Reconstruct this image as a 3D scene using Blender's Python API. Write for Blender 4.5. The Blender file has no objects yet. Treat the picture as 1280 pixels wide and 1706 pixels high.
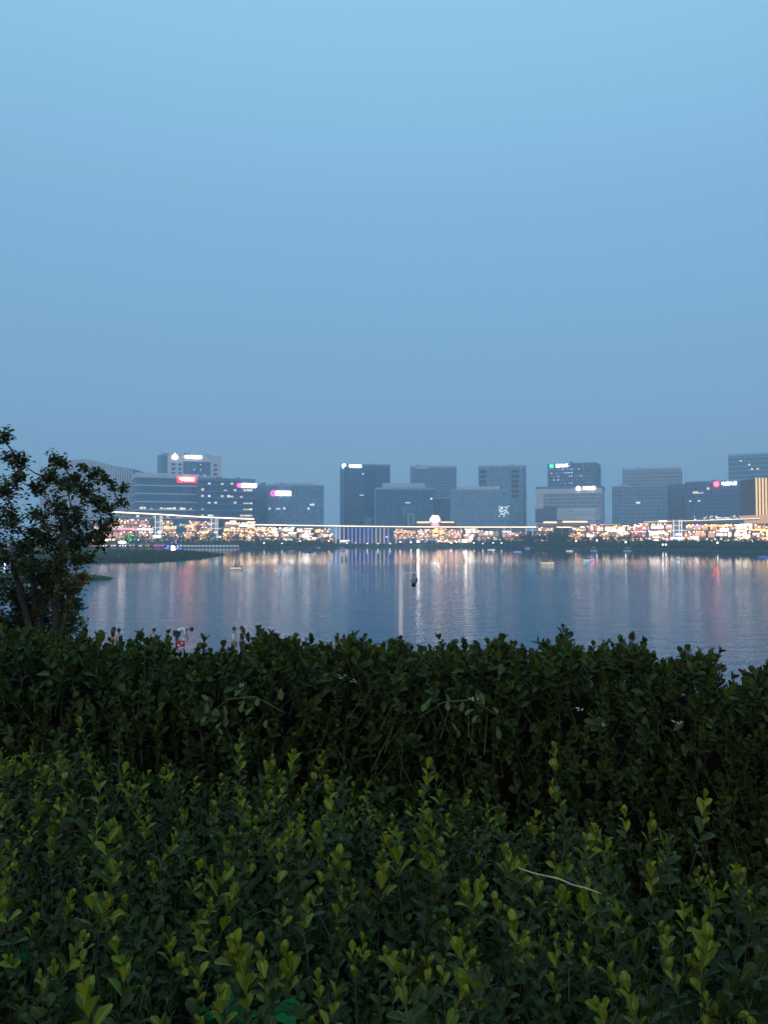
import bpy, math, random
import numpy as np
from mathutils import Matrix, Vector, noise
random.seed(7); rng = np.random.default_rng(7)
sc = bpy.context.scene
R = math.radians
F = 1330.0; PITCH = R(1.895); CAMZ = 7.0

# ------------------------------------------------------------------ camera
cam_d = bpy.data.cameras.new('camera'); cam = bpy.data.objects.new('camera', cam_d)
sc.collection.objects.link(cam); sc.camera = cam
cam.location = (0, 0, CAMZ); cam.rotation_euler = (R(90) + PITCH, 0, 0)
cam_d.sensor_fit = 'VERTICAL'; cam_d.sensor_height = 24; cam_d.lens = 24 * F / 1706
cam_d.clip_start = 0.05; cam_d.clip_end = 20000

# ------------------------------------------------------------------ sky (dusk, after sunset)
w = bpy.data.worlds.new('World'); sc.world = w; w.use_nodes = True
nt = w.node_tree; nt.nodes.clear()
out = nt.nodes.new('ShaderNodeOutputWorld'); bg = nt.nodes.new('ShaderNodeBackground')
sky = nt.nodes.new('ShaderNodeTexSky'); sky.sky_type = 'NISHITA'; sky.sun_disc = False
sky.sun_elevation = R(1.5); sky.sun_rotation = R(200); sky.air_density = 1.2; sky.dust_density = 2; sky.ozone_density = 3
skybg = nt.nodes.new('ShaderNodeBackground'); skybg.inputs['Strength'].default_value = 0.05
nt.links.new(sky.outputs[0], skybg.inputs[0])
tc = nt.nodes.new('ShaderNodeTexCoord'); sep = nt.nodes.new('ShaderNodeSeparateXYZ')
nt.links.new(tc.outputs['Generated'], sep.inputs[0])
ramp = nt.nodes.new('ShaderNodeValToRGB'); nt.links.new(sep.outputs['Z'], ramp.inputs[0])
els = ramp.color_ramp.elements
els[0].position = 0.0; els[0].color = (.190, .375, .60, 1)
els[1].position = 1.0; els[1].color = (.28, .60, .86, 1)
for p, c in ((.10, (.194, .388, .622)), (.22, (.206, .416, .650)), (.37, (.228, .462, .700)), (.57, (.292, .600, .840))):
    e = els.new(p); e.color = (*c, 1)
bg.inputs['Strength'].default_value = 0.97
addn = nt.nodes.new('ShaderNodeAddShader')
nt.links.new(ramp.outputs[0], bg.inputs[0])
nt.links.new(bg.outputs[0], addn.inputs[0]); nt.links.new(skybg.outputs[0], addn.inputs[1])
nt.links.new(addn.outputs[0], out.inputs[0])
# last afterglow of the sun that has set behind the viewer
sd = bpy.data.lights.new('sun', 'SUN'); so = bpy.data.objects.new('sun', sd); sc.collection.objects.link(so)
sd.energy = 0.75; sd.angle = R(50); sd.color = (1, .74, .60); so.rotation_euler = (R(66), 0, R(-25))
sc.view_settings.view_transform = 'Standard'; sc.view_settings.look = 'None'
sc.view_settings.exposure = 0; sc.view_settings.gamma = 1
try: sc.view_settings.use_curve_mapping = False
except Exception: pass
sc.render.engine = 'CYCLES'
sc.cycles.use_light_tree = True
sc.cycles.max_bounces = 6; sc.cycles.volume_bounces = 2; sc.cycles.diffuse_bounces = 3; sc.cycles.glossy_bounces = 3
sc.cycles.sample_clamp_indirect = 12; sc.cycles.caustics_reflective = True
sc.cycles.volume_step_rate = 10

# ------------------------------------------------------------------ helpers
def W(px, py, Y):
    """point of the place seen at that pixel of the photograph at distance Y"""
    u = (px - 640) / F; v = (853 - py) / F
    y = math.cos(PITCH) - v * math.sin(PITCH); z = math.sin(PITCH) + v * math.cos(PITCH)
    s = Y / y
    return Vector((u * s, Y, CAMZ + z * s))
def X(px, Y): return W(px, 880, Y).x
def Z(py, Y): return W(640, py, Y).z
def waterY(py): return CAMZ * F / (py - 897)
def interp(x, t): return float(np.interp(x, [a[0] for a in t], [a[1] for a in t]))

MAT = {}
def mat(name, col, rough=.7, metal=0, emit=None, strength=0, var=0, scale=3, bump=0, spec=.5):
    if name in MAT: return MAT[name]
    m = bpy.data.materials.new(name); m.use_nodes = True; n = m.node_tree; b = n.nodes['Principled BSDF']
    b.inputs['Base Color'].default_value = (*col, 1); b.inputs['Roughness'].default_value = rough
    b.inputs['Metallic'].default_value = metal; b.inputs['Specular IOR Level'].default_value = spec
    if emit:
        b.inputs['Emission Color'].default_value = (*emit, 1); b.inputs['Emission Strength'].default_value = strength * (.78 if 2 <= strength < 9 else .95)
    if var or bump:
        t = n.nodes.new('ShaderNodeTexCoord'); q = n.nodes.new('ShaderNodeTexNoise'); q.inputs['Scale'].default_value = scale
        q.inputs['Detail'].default_value = 5
        n.links.new(t.outputs['Object'], q.inputs['Vector'])
        if var:
            r = n.nodes.new('ShaderNodeValToRGB'); n.links.new(q.outputs['Fac'], r.inputs[0])
            r.color_ramp.elements[0].position = .3; r.color_ramp.elements[1].position = .7
            r.color_ramp.elements[0].color = (*[c * (1 - var) for c in col], 1)
            r.color_ramp.elements[1].color = (*[min(1, c * (1 + var)) for c in col], 1)
            n.links.new(r.outputs[0], b.inputs['Base Color'])
        if bump:
            bp = n.nodes.new('ShaderNodeBump'); bp.inputs['Strength'].default_value = bump
            n.links.new(q.outputs['Fac'], bp.inputs['Height']); n.links.new(bp.outputs[0], b.inputs['Normal'])
    MAT[name] = m; return m
def glow(name, col, s): return mat('light_' + name, tuple(c * .5 for c in col), emit=col, strength=s)
def leaf_mat(name, cols, transl=.25, rough=.42, spec=.2):
    m = bpy.data.materials.new(name); m.use_nodes = True; n = m.node_tree; b = n.nodes['Principled BSDF']
    g = n.nodes.new('ShaderNodeNewGeometry'); r = n.nodes.new('ShaderNodeValToRGB')
    oi = n.nodes.new('ShaderNodeObjectInfo'); ad = n.nodes.new('ShaderNodeMath'); ad.operation = 'ADD'
    fr = n.nodes.new('ShaderNodeMath'); fr.operation = 'FRACT'
    n.links.new(g.outputs['Random Per Island'], ad.inputs[0]); n.links.new(oi.outputs['Random'], ad.inputs[1])
    n.links.new(ad.outputs[0], fr.inputs[0]); n.links.new(fr.outputs[0], r.inputs[0])
    e = r.color_ramp.elements
    for i, c in enumerate(cols):
        q = e[0] if i == 0 else (e[len(e) - 1] if i == len(cols) - 1 else e.new(i / (len(cols) - 1)))
        q.color = (*c, 1)
    for i, c in enumerate(cols): pass
    e[0].position = 0
    if len(cols) == 2: e[1].position = 1
    uv = n.nodes.new('ShaderNodeUVMap'); su = n.nodes.new('ShaderNodeSeparateXYZ'); n.links.new(uv.outputs[0], su.inputs[0])
    ab = n.nodes.new('ShaderNodeMath'); ab.operation = 'ABSOLUTE'; n.links.new(su.outputs['X'], ab.inputs[0])
    mrb = n.nodes.new('ShaderNodeMapRange'); mrb.inputs['From Min'].default_value = .015; mrb.inputs['From Max'].default_value = .05; mrb.inputs['To Min'].default_value = .55; mrb.inputs['To Max'].default_value = 0
    n.links.new(ab.outputs[0], mrb.inputs['Value'])
    rib = n.nodes.new('ShaderNodeMix'); rib.data_type = 'RGBA'; rib.inputs[7].default_value = (*[min(1, c * 2.2 + .02) for c in cols[1]], 1)
    n.links.new(mrb.outputs[0], rib.inputs[0]); n.links.new(r.outputs[0], rib.inputs[6])
    tn = n.nodes.new('ShaderNodeTexCoord'); ns = n.nodes.new('ShaderNodeTexNoise'); ns.inputs['Scale'].default_value = 260; ns.inputs['Detail'].default_value = 2; n.links.new(tn.outputs['Object'], ns.inputs['Vector'])
    ms = n.nodes.new('ShaderNodeMapRange'); ms.inputs['From Min'].default_value = .64; ms.inputs['From Max'].default_value = .72; ms.inputs['To Max'].default_value = .7; n.links.new(ns.outputs['Fac'], ms.inputs['Value'])
    sp = n.nodes.new('ShaderNodeMix'); sp.data_type = 'RGBA'; sp.inputs[7].default_value = (.05, .03, .012, 1); n.links.new(ms.outputs[0], sp.inputs[0]); n.links.new(rib.outputs[2], sp.inputs[6])
    n.links.new(sp.outputs[2], b.inputs['Base Color']); b.inputs['Roughness'].default_value = rough
    b.inputs['Specular IOR Level'].default_value = spec
    t = n.nodes.new('ShaderNodeBsdfTranslucent'); n.links.new(r.outputs[0], t.inputs[0])
    mx = n.nodes.new('ShaderNodeMixShader'); mx.inputs[0].default_value = transl
    o = n.nodes['Material Output']
    n.links.new(b.outputs[0], mx.inputs[1]); n.links.new(t.outputs[0], mx.inputs[2]); n.links.new(mx.outputs[0], o.inputs[0])
    MAT[name] = m; return m

def tag(o, label=None, cat=None, group=None, kind=None):
    if label: o['label'] = label
    if cat: o['category'] = cat
    if group: o['group'] = group
    if kind: o['kind'] = kind
    return o
def link(o, parent=None):
    sc.collection.objects.link(o)
    if parent: o.parent = parent
    return o
def thing(name, loc, label, cat, group=None, rz=0):
    o = bpy.data.objects.new(name, None); o.empty_display_size = .2; link(o)
    o.location = loc; o.rotation_euler.z = rz
    return tag(o, label, cat, group)
class MB:
    def __init__(s): s.v = []; s.f = []; s.m = []; s.mats = []
    def mi(s, m):
        if m not in s.mats: s.mats.append(m)
        return s.mats.index(m)
    def add(s, vs, fs, m):
        o = len(s.v); s.v += [tuple(v) for v in vs]; s.f += [tuple(i + o for i in f) for f in fs]; s.m += [s.mi(m)] * len(fs)
    def box(s, x0, x1, y0, y1, z0, z1, m, rz=0, piv=(0, 0)):
        vs = [(x, y, z) for z in (z0, z1) for x, y in ((x0, y0), (x1, y0), (x1, y1), (x0, y1))]
        if rz:
            c, sn = math.cos(rz), math.sin(rz)
            vs = [(piv[0] + (x - piv[0]) * c - (y - piv[1]) * sn, piv[1] + (x - piv[0]) * sn + (y - piv[1]) * c, z) for x, y, z in vs]
        s.add(vs, [(0, 3, 2, 1), (4, 5, 6, 7), (0, 1, 5, 4), (1, 2, 6, 5), (2, 3, 7, 6), (3, 0, 4, 7)], m)
    def tube(s, pts, rads, m, n=6, cap=True):
        pts = [Vector(p) for p in pts]; vs = []; fs = []
        for i, p in enumerate(pts):
            d = (pts[min(i + 1, len(pts) - 1)] - pts[max(i - 1, 0)]).normalized()
            a = d.orthogonal().normalized() if i == 0 else (a - d * a.dot(d)).normalized()
            b = d.cross(a); r = rads[i] if hasattr(rads, '__len__') else rads
            for k in range(n):
                t = 2 * math.pi * k / n; vs.append(p + (a * math.cos(t) + b * math.sin(t)) * r)
        for i in range(len(pts) - 1):
            for k in range(n): fs.append((i * n + k, i * n + (k + 1) % n, (i + 1) * n + (k + 1) % n, (i + 1) * n + k))
        if cap: fs += [tuple(range(n))[::-1], tuple(range((len(pts) - 1) * n, len(pts) * n))]
        s.add(vs, fs, m)
    def ball(s, c, r, m, nu=8, nv=6, sq=(1, 1, 1)):
        vs = []; fs = []
        for j in range(nv + 1):
            ph = math.pi * j / nv
            for k in range(nu):
                t = 2 * math.pi * k / nu
                vs.append((c[0] + r * sq[0] * math.sin(ph) * math.cos(t), c[1] + r * sq[1] * math.sin(ph) * math.sin(t), c[2] + r * sq[2] * math.cos(ph)))
        for j in range(nv):
            for k in range(nu): fs.append((j * nu + k, (j + 1) * nu + k, (j + 1) * nu + (k + 1) % nu, j * nu + (k + 1) % nu))
        s.add(vs, fs, m)
    def build(s, name, parent=None, kind=None, smooth=False, loc=None):
        me = bpy.data.meshes.new(name); me.from_pydata(s.v, [], s.f); me.update()
        for m in s.mats: me.materials.append(m)
        me.polygons.foreach_set('material_index', s.m)
        if smooth: me.polygons.foreach_set('use_smooth', [True] * len(s.f))
        o = bpy.data.objects.new(name, me); link(o, parent)
        if loc: o.location = loc
        if kind: o['kind'] = kind
        return o
def np_mesh(name, V, Fq, mats, mi, parent=None, kind=None, smooth=True):
    """fast mesh from numpy quads"""
    me = bpy.data.meshes.new(name); nv, nf = len(V), len(Fq)
    me.vertices.add(nv); me.vertices.foreach_set('co', V.astype(np.float32).ravel())
    me.loops.add(nf * 4); me.loops.foreach_set('vertex_index', Fq.astype(np.int32).ravel())
    me.polygons.add(nf); me.polygons.foreach_set('loop_start', np.arange(nf, dtype=np.int32) * 4)
    me.polygons.foreach_set('material_index', np.asarray(mi, dtype=np.int32))
    me.polygons.foreach_set('use_smooth', np.full(nf, smooth))
    me.update(calc_edges=True)
    for m in mats: me.materials.append(m)
    if name is None: return me
    o = bpy.data.objects.new(name, me); link(o, parent)
    if kind: o['kind'] = kind
    return o

# ------------------------------------------------------------------ materials
M_soil = mat('soil', (.035, .028, .02), .95, var=.4, scale=2, bump=.3)
M_grass = mat('bank_grass', (.03, .055, .02), .95, var=.45, scale=.15, bump=.4)
M_bank = mat('bank_grass_far', (.03, .055, .028), .95, var=.4, scale=.05)
M_pave = mat('pavement', (.22, .20, .19), .8, var=.15, scale=.3)
M_stone = mat('pale_stone', (.72, .71, .72), .75, var=.08, scale=.05)
M_concrete = mat('concrete', (.30, .30, .31), .85, var=.1, scale=.05)
M_dark = mat('dark_metal', (.03, .03, .035), .5)
M_roof = mat('roof_grey', (.16, .17, .18), .8)
M_brown = mat('brown_wall', (.20, .14, .11), .8, var=.2, scale=.2)
M_mauve = mat('mauve_wall', (.30, .22, .22), .8, var=.2, scale=.2)
M_wood = mat('bark', (.05, .038, .028), .9, var=.4, scale=20, bump=.5)
M_stem = mat('stem_green', (.07, .09, .03), .7, var=.3, scale=60)
M_white = mat('white_paint', (.75, .74, .75), .45)
M_pole = mat('pole_paint', (.88, .70, .68), .5, var=.05, scale=4)
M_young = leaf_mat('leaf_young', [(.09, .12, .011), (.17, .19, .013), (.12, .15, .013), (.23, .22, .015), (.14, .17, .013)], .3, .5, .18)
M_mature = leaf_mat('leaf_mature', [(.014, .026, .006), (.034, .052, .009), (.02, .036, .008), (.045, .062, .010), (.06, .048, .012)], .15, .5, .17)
M_bluish = leaf_mat('leaf_back', [(.022, .036, .009), (.042, .060, .012), (.030, .048, .012), (.055, .072, .013)], .12, .55, .14)
M_backyoung = leaf_mat('leaf_back_young', [(.04, .06, .010), (.065, .08, .012), (.04, .06, .010), (.09, .10, .012)], .2, .55, .14)
M_tleaf = leaf_mat('tree_leaf', [(.045, .058, .018), (.08, .085, .02), (.04, .06, .018), (.10, .085, .02)], .25, .55)
M_tleafo = leaf_mat('tree_leaf_orange', [(.35, .16, .02), (.42, .22, .03), (.25, .12, .02), (.20, .15, .03)], .3)
M_crown = leaf_mat('far_crown', [(.018, .034, .02), (.035, .06, .03), (.022, .045, .025), (.05, .07, .03)], .1, .8)

# glass walls of the office blocks
def glassm(name, col, rough=.25, spec=.5, sx=1.5, sz=4.0, var=.35):
    m = bpy.data.materials.new(name); m.use_nodes = True; n = m.node_tree; b = n.nodes['Principled BSDF']
    t = n.nodes.new('ShaderNodeTexCoord'); mp = n.nodes.new('ShaderNodeMapping'); mp.inputs['Scale'].default_value = (1 / sx, 1 / sx, 1 / sz)
    wn = n.nodes.new('ShaderNodeTexWhiteNoise'); fl = n.nodes.new('ShaderNodeVectorMath'); fl.operation = 'FLOOR'
    n.links.new(t.outputs['Object'], mp.inputs[0]); n.links.new(mp.outputs[0], fl.inputs[0]); n.links.new(fl.outputs[0], wn.inputs['Vector'])
    r = n.nodes.new('ShaderNodeValToRGB'); r.color_ramp.elements[0].color = (*[c * (1 - var) for c in col], 1); r.color_ramp.elements[1].color = (*[c * (1 + var) for c in col], 1)
    n.links.new(wn.outputs['Value'], r.inputs[0]); n.links.new(r.outputs[0], b.inputs['Base Color'])
    b.inputs['Roughness'].default_value = rough; b.inputs['Specular IOR Level'].default_value = spec
    return m
G_dark = glassm('glass_dark', (.02, .10, .21)); G_mid = glassm('glass_mid', (.07, .18, .31)); G_pale = glassm('glass_pale', (.15, .29, .41), .4)
G_navy = glassm('glass_navy', (.045, .105, .24)); G_teal = glassm('glass_teal', (.08, .26, .36), .2)
M_finD = mat('fin_dark', (.12, .25, .42), .5); M_finL = mat('fin_light', (.66, .70, .78), .5); M_panelL = mat('panel_light', (.78, .76, .80), .6)
M_finM = mat('fin_mid', (.28, .46, .63), .5)
L = {
 'warm': glow('warm', (1, .68, .38), 2.6), 'cream': glow('cream', (1, .80, .52), 3.4), 'white': glow('white', (1, .92, .84), 3.6),
 'gold': glow('gold', (1, .60, .20), 2.6), 'orange': glow('orange', (1, .40, .13), 2.2), 'red': glow('red', (1, .10, .12), 2),
 'pink': glow('pink', (1, .40, .52), 2.0), 'magenta': glow('magenta', (.9, .06, .5), 3), 'purple': glow('purple', (.45, .2, 1), 3),
 'blue': glow('blue', (.16, .14, 1), 4), 'green': glow('green', (.2, 1, .35), 1.6), 'teal': glow('teal', (.15, .8, .8), 1.2),
 'dimwarm': glow('dimwarm', (1, .55, .34), .75), 'dimmauve': glow('dimmauve', (.85, .52, .50), .45), 'cool': glow('cool', (.75, .88, 1), 2.2),
 'strip': glow('strip', (1, .78, .52), 4.2), 'flood': glow('flood', (1, .92, .88), 5), 'office': glow('office', (.85, .95, 1), 1.3),
 'officeW': glow('office_warm', (1, .80, .48), 1.0), 'goldfin': glow('goldfin', (1, .68, .30), 1.3),
 'signw': glow('sign_white', (1, .92, .97), 12), 'signr': glow('sign_red', (1, .01, .02), 60), 'signy': glow('sign_yellow', (1, .55, .22), 16),
 'signp': glow('sign_pink', (1, .03, .16), 14), 'signg': glow('sign_green', (.04, .8, .25), 5), 'dimsign': glow('sign_unlit_glow', (.6, .75, .85), .35),  # unlit lettering is given a faint glow in place of light on it
}

# ------------------------------------------------------------------ water
def make_water():
    m = bpy.data.materials.new('lake_water'); m.use_nodes = True; n = m.node_tree; b = n.nodes['Principled BSDF']
    b.inputs['Base Color'].default_value = (.0, .090, .170, 1); b.inputs['Specular IOR Level'].default_value = .16; b.inputs['IOR'].default_value = 1.33
    t = n.nodes.new('ShaderNodeTexCoord')
    def nz(scale, sx, det=3):
        mp = n.nodes.new('ShaderNodeMapping'); mp.inputs['Scale'].default_value = (scale * sx, scale, scale)
        q = n.nodes.new('ShaderNodeTexNoise'); q.inputs['Scale'].default_value = 1; q.inputs['Detail'].default_value = det
        n.links.new(t.outputs['Object'], mp.inputs[0]); n.links.new(mp.outputs[0], q.inputs['Vector']); return q
    a = nz(3.4, .6); c = nz(.6, .5)
    ad = n.nodes.new('ShaderNodeMath'); ad.operation = 'MULTIPLY_ADD'; ad.inputs[1].default_value = 1.6
    n.links.new(c.outputs['Fac'], ad.inputs[0]); n.links.new(a.outputs['Fac'], ad.inputs[2])
    # calmer water in the lee of the far shore, breeze in the open
    sp = n.nodes.new('ShaderNodeSeparateXYZ'); n.links.new(t.outputs['Object'], sp.inputs[0])
    mr = n.nodes.new('ShaderNodeMapRange'); mr.interpolation_type = 'SMOOTHSTEP'; mr.inputs['From Min'].default_value = 55; mr.inputs['From Max'].default_value = 250
    mr.inputs['To Min'].default_value = 1; mr.inputs['To Max'].default_value = .06
    n.links.new(sp.outputs['Y'], mr.inputs['Value'])
    patch = nz(.012, .35, 4); pr = n.nodes.new('ShaderNodeMapRange'); pr.inputs['From Min'].default_value = .35; pr.inputs['From Max'].default_value = .65
    pr.inputs['To Min'].default_value = .5; pr.inputs['To Max'].default_value = 1.25
    n.links.new(patch.outputs['Fac'], pr.inputs['Value'])
    mu = n.nodes.new('ShaderNodeMath'); mu.operation = 'MULTIPLY'; n.links.new(mr.outputs[0], mu.inputs[0]); n.links.new(pr.outputs[0], mu.inputs[1])
    ds = n.nodes.new('ShaderNodeMath'); ds.operation = 'MULTIPLY'; ds.inputs[1].default_value = .075; n.links.new(mu.outputs[0], ds.inputs[0])
    bp = n.nodes.new('ShaderNodeBump'); bp.inputs['Strength'].default_value = 1
    n.links.new(ds.outputs[0], bp.inputs['Distance']); n.links.new(ad.outputs[0], bp.inputs['Height']); n.links.new(bp.outputs[0], b.inputs['Normal'])
    rr = n.nodes.new('ShaderNodeMath'); rr.operation = 'MULTIPLY_ADD'; rr.inputs[1].default_value = .06; rr.inputs[2].default_value = .02
    n.links.new(mr.outputs[0], rr.inputs[0]); n.links.new(rr.outputs[0], b.inputs['Roughness'])
    return m
MAT['water'] = make_water()
wb = MB(); wb.add([(-1600, 25, 0), (1600, 25, 0), (1600, 1100, 0), (-1600, 1100, 0)], [(0, 1, 2, 3)], MAT['water'])
wb.build('lake_water', kind='structure')
g = MB(); g.add([(-9000, -9000, -2), (9000, -9000, -2), (9000, 9000, -2), (-9000, 9000, -2)], [(0, 1, 2, 3)], M_soil)
g.build('ground', kind='structure')

def near_shore(x): return interp(x, [(-40, 45), (-6, 43), (5, 40), (12, 31), (40, 28)])
def near_z(x, y):
    ys = near_shore(x)
    if y > ys: return max(-1.9, .75 - (y - ys) * .9)
    return interp(y, [(-20, 5.4), (5.0, 5.4), (24, .9), (27, .8), (100, .8)]) + (.06 * noise.noise(Vector((x * .7, y * .7, 0))) if y < 33 else 0)
em = MB(); xs = np.linspace(-70, 70, 141); ys_ = np.linspace(-20, 58, 105)
em.add([(x, y, near_z(x, y)) for y in ys_ for x in xs], [(j * 141 + i, j * 141 + i + 1, (j + 1) * 141 + i + 1, (j + 1) * 141 + i) for j in range(104) for i in range(140)], M_grass)
em.build('embankment_terrain', kind='structure', smooth=True)

# far shore: polyline of the waterline (pixel x, pixel y in the photograph -> depth)
SH = [(-700, 915), (0, 914), (200, 913.5), (300, 912.3), (380, 912.6), (450, 912.4), (560, 911.2), (650, 911), (760, 911.4), (860, 912.2), (960, 914), (1080, 915.6), (1180, 917), (1280, 919), (1450, 922), (2200, 930)]
def shoreY(px): return waterY(interp(px, SH))
fs = MB(); cols = []
pxs = np.linspace(-700, 2200, 146)
for p in pxs:
    y0 = shoreY(p); dirx = (p - 640) / F
    for d, z in ((-3, -1.95), (0, .35), (.6, .5), (9, 2.4), (14, 3.0), (60, 3.1), (2500, 3.2)):
        cols.append(((y0 + d) * dirx, y0 + d, z))
fs.add(cols, [(i * 7 + k, (i + 1) * 7 + k, (i + 1) * 7 + k + 1, i * 7 + k + 1) for i in range(145) for k in range(6)], M_bank)
fs.build('far_shore_terrain', kind='structure')
def spit(name, near, far, h, px_tip, jit):
    """low grassy spit of land from the left that narrows to a tip"""
    b = MB(); n = 60; vs = []; rows = 9
    for i in range(n):
        t = i / (n - 1); yn = interp(t, near); yf = interp(t, far); ym = (yn + yf) / 2
        x0, x1 = -1.0, 1.0
        for k in range(rows):
            s = k / (rows - 1); y = yn + (yf - yn) * s
            px = -250 + (px_tip + 250) * t
            z = h * (1 - abs(2 * s - 1) ** 3) * min(1, (1 - t) * 8) - .3 + jit * noise.noise(Vector((px * .05, y * .05, 3)))
            if k in (0, rows - 1) or i == n - 1: z = -1.9
            vs.append(((px - 640) / F * y, y, z))
    b.add(vs, [(i * rows + k, (i + 1) * rows + k, (i + 1) * rows + k + 1, i * rows + k + 1) for i in range(n - 1) for k in range(rows - 1)], M_bank)
    return b.build(name, kind='structure', smooth=True)
N1 = [(0, 215), (.6, 227), (.8, 240), (.93, 290), (1, 340)]; F1 = [(0, 500), (.6, 490), (.8, 420), (.93, 380), (1, 350)]
N2 = [(0, 120), (.8, 129), (.95, 133), (1, 139)]; F2 = [(0, 165), (.8, 158), (.95, 148), (1, 142)]
spit('peninsula_terrain', N1, F1, 1.3, 383, .2)
spit('islet_terrain', N2, F2, .55, 204, .08)
def grass_tufts(name, near, far, h0, px_tip, n, hgt, zh):
    v = []; 
    for _ in range(n):
        t = random.random() ** .8 * .985; yn = interp(t, near); yf = interp(t, far); s = random.random() ** 1.5 * .9 + .03
        y = yn + (yf - yn) * s; px = -250 + (px_tip + 250) * t; x = (px - 640) / F * y
        z = zh * (1 - abs(2 * s - 1) ** 3) * min(1, (1 - t) * 8) - .3
        hh = hgt * random.uniform(.5, 1.2) * min(1, (1 - t) * 10 + .3); a = random.random() * 3.14; wd = hgt * .45
        dx, dy = math.cos(a) * wd, math.sin(a) * wd
        v += [(x - dx, y - dy, z - .2), (x + dx, y + dy, z - .2), (x + dx * .7 + random.uniform(-.2, .2), y + dy * .7, z + hh), (x - dx * .4, y - dy * .4, z + hh * random.uniform(.6, 1.1))]
    V = np.array(v); return np_mesh(name, V, np.arange(len(V)).reshape(-1, 4), [M_crown], np.zeros(len(V) // 4), kind='stuff', smooth=False)
tag(grass_tufts('reeds', N1, F1, 1.3, 383, 5000, 1.0, 1.3), 'dark green reeds and grass covering the long low peninsula on the left', 'reeds')
tag(grass_tufts('grass', N2, F2, .55, 204, 2500, .35, .55), 'short dark grass on the small islet in front of the peninsula', 'grass')

# ------------------------------------------------------------------ office blocks
def text_part(body, size, m, parent, loc, rz=0, name='sign_lettering', depth=.3):
    cu = bpy.data.curves.new(name, 'FONT'); cu.body = body; cu.size = size; cu.extrude = depth; cu.offset = size * .012
    cu.align_x = 'CENTER'; cu.align_y = 'CENTER'; cu.resolution_u = 1
    t = bpy.data.objects.new(name, cu); link(t)
    dg = bpy.context.evaluated_depsgraph_get(); me = bpy.data.meshes.new_from_object(t.evaluated_get(dg)); me.transform(Matrix.Scale(.88, 4))
    bpy.data.objects.remove(t); me.materials.clear(); me.materials.append(m)
    o = bpy.data.objects.new(name, me); link(o, parent); o.location = loc; o.rotation_euler = (R(90), 0, rz); return o

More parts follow.
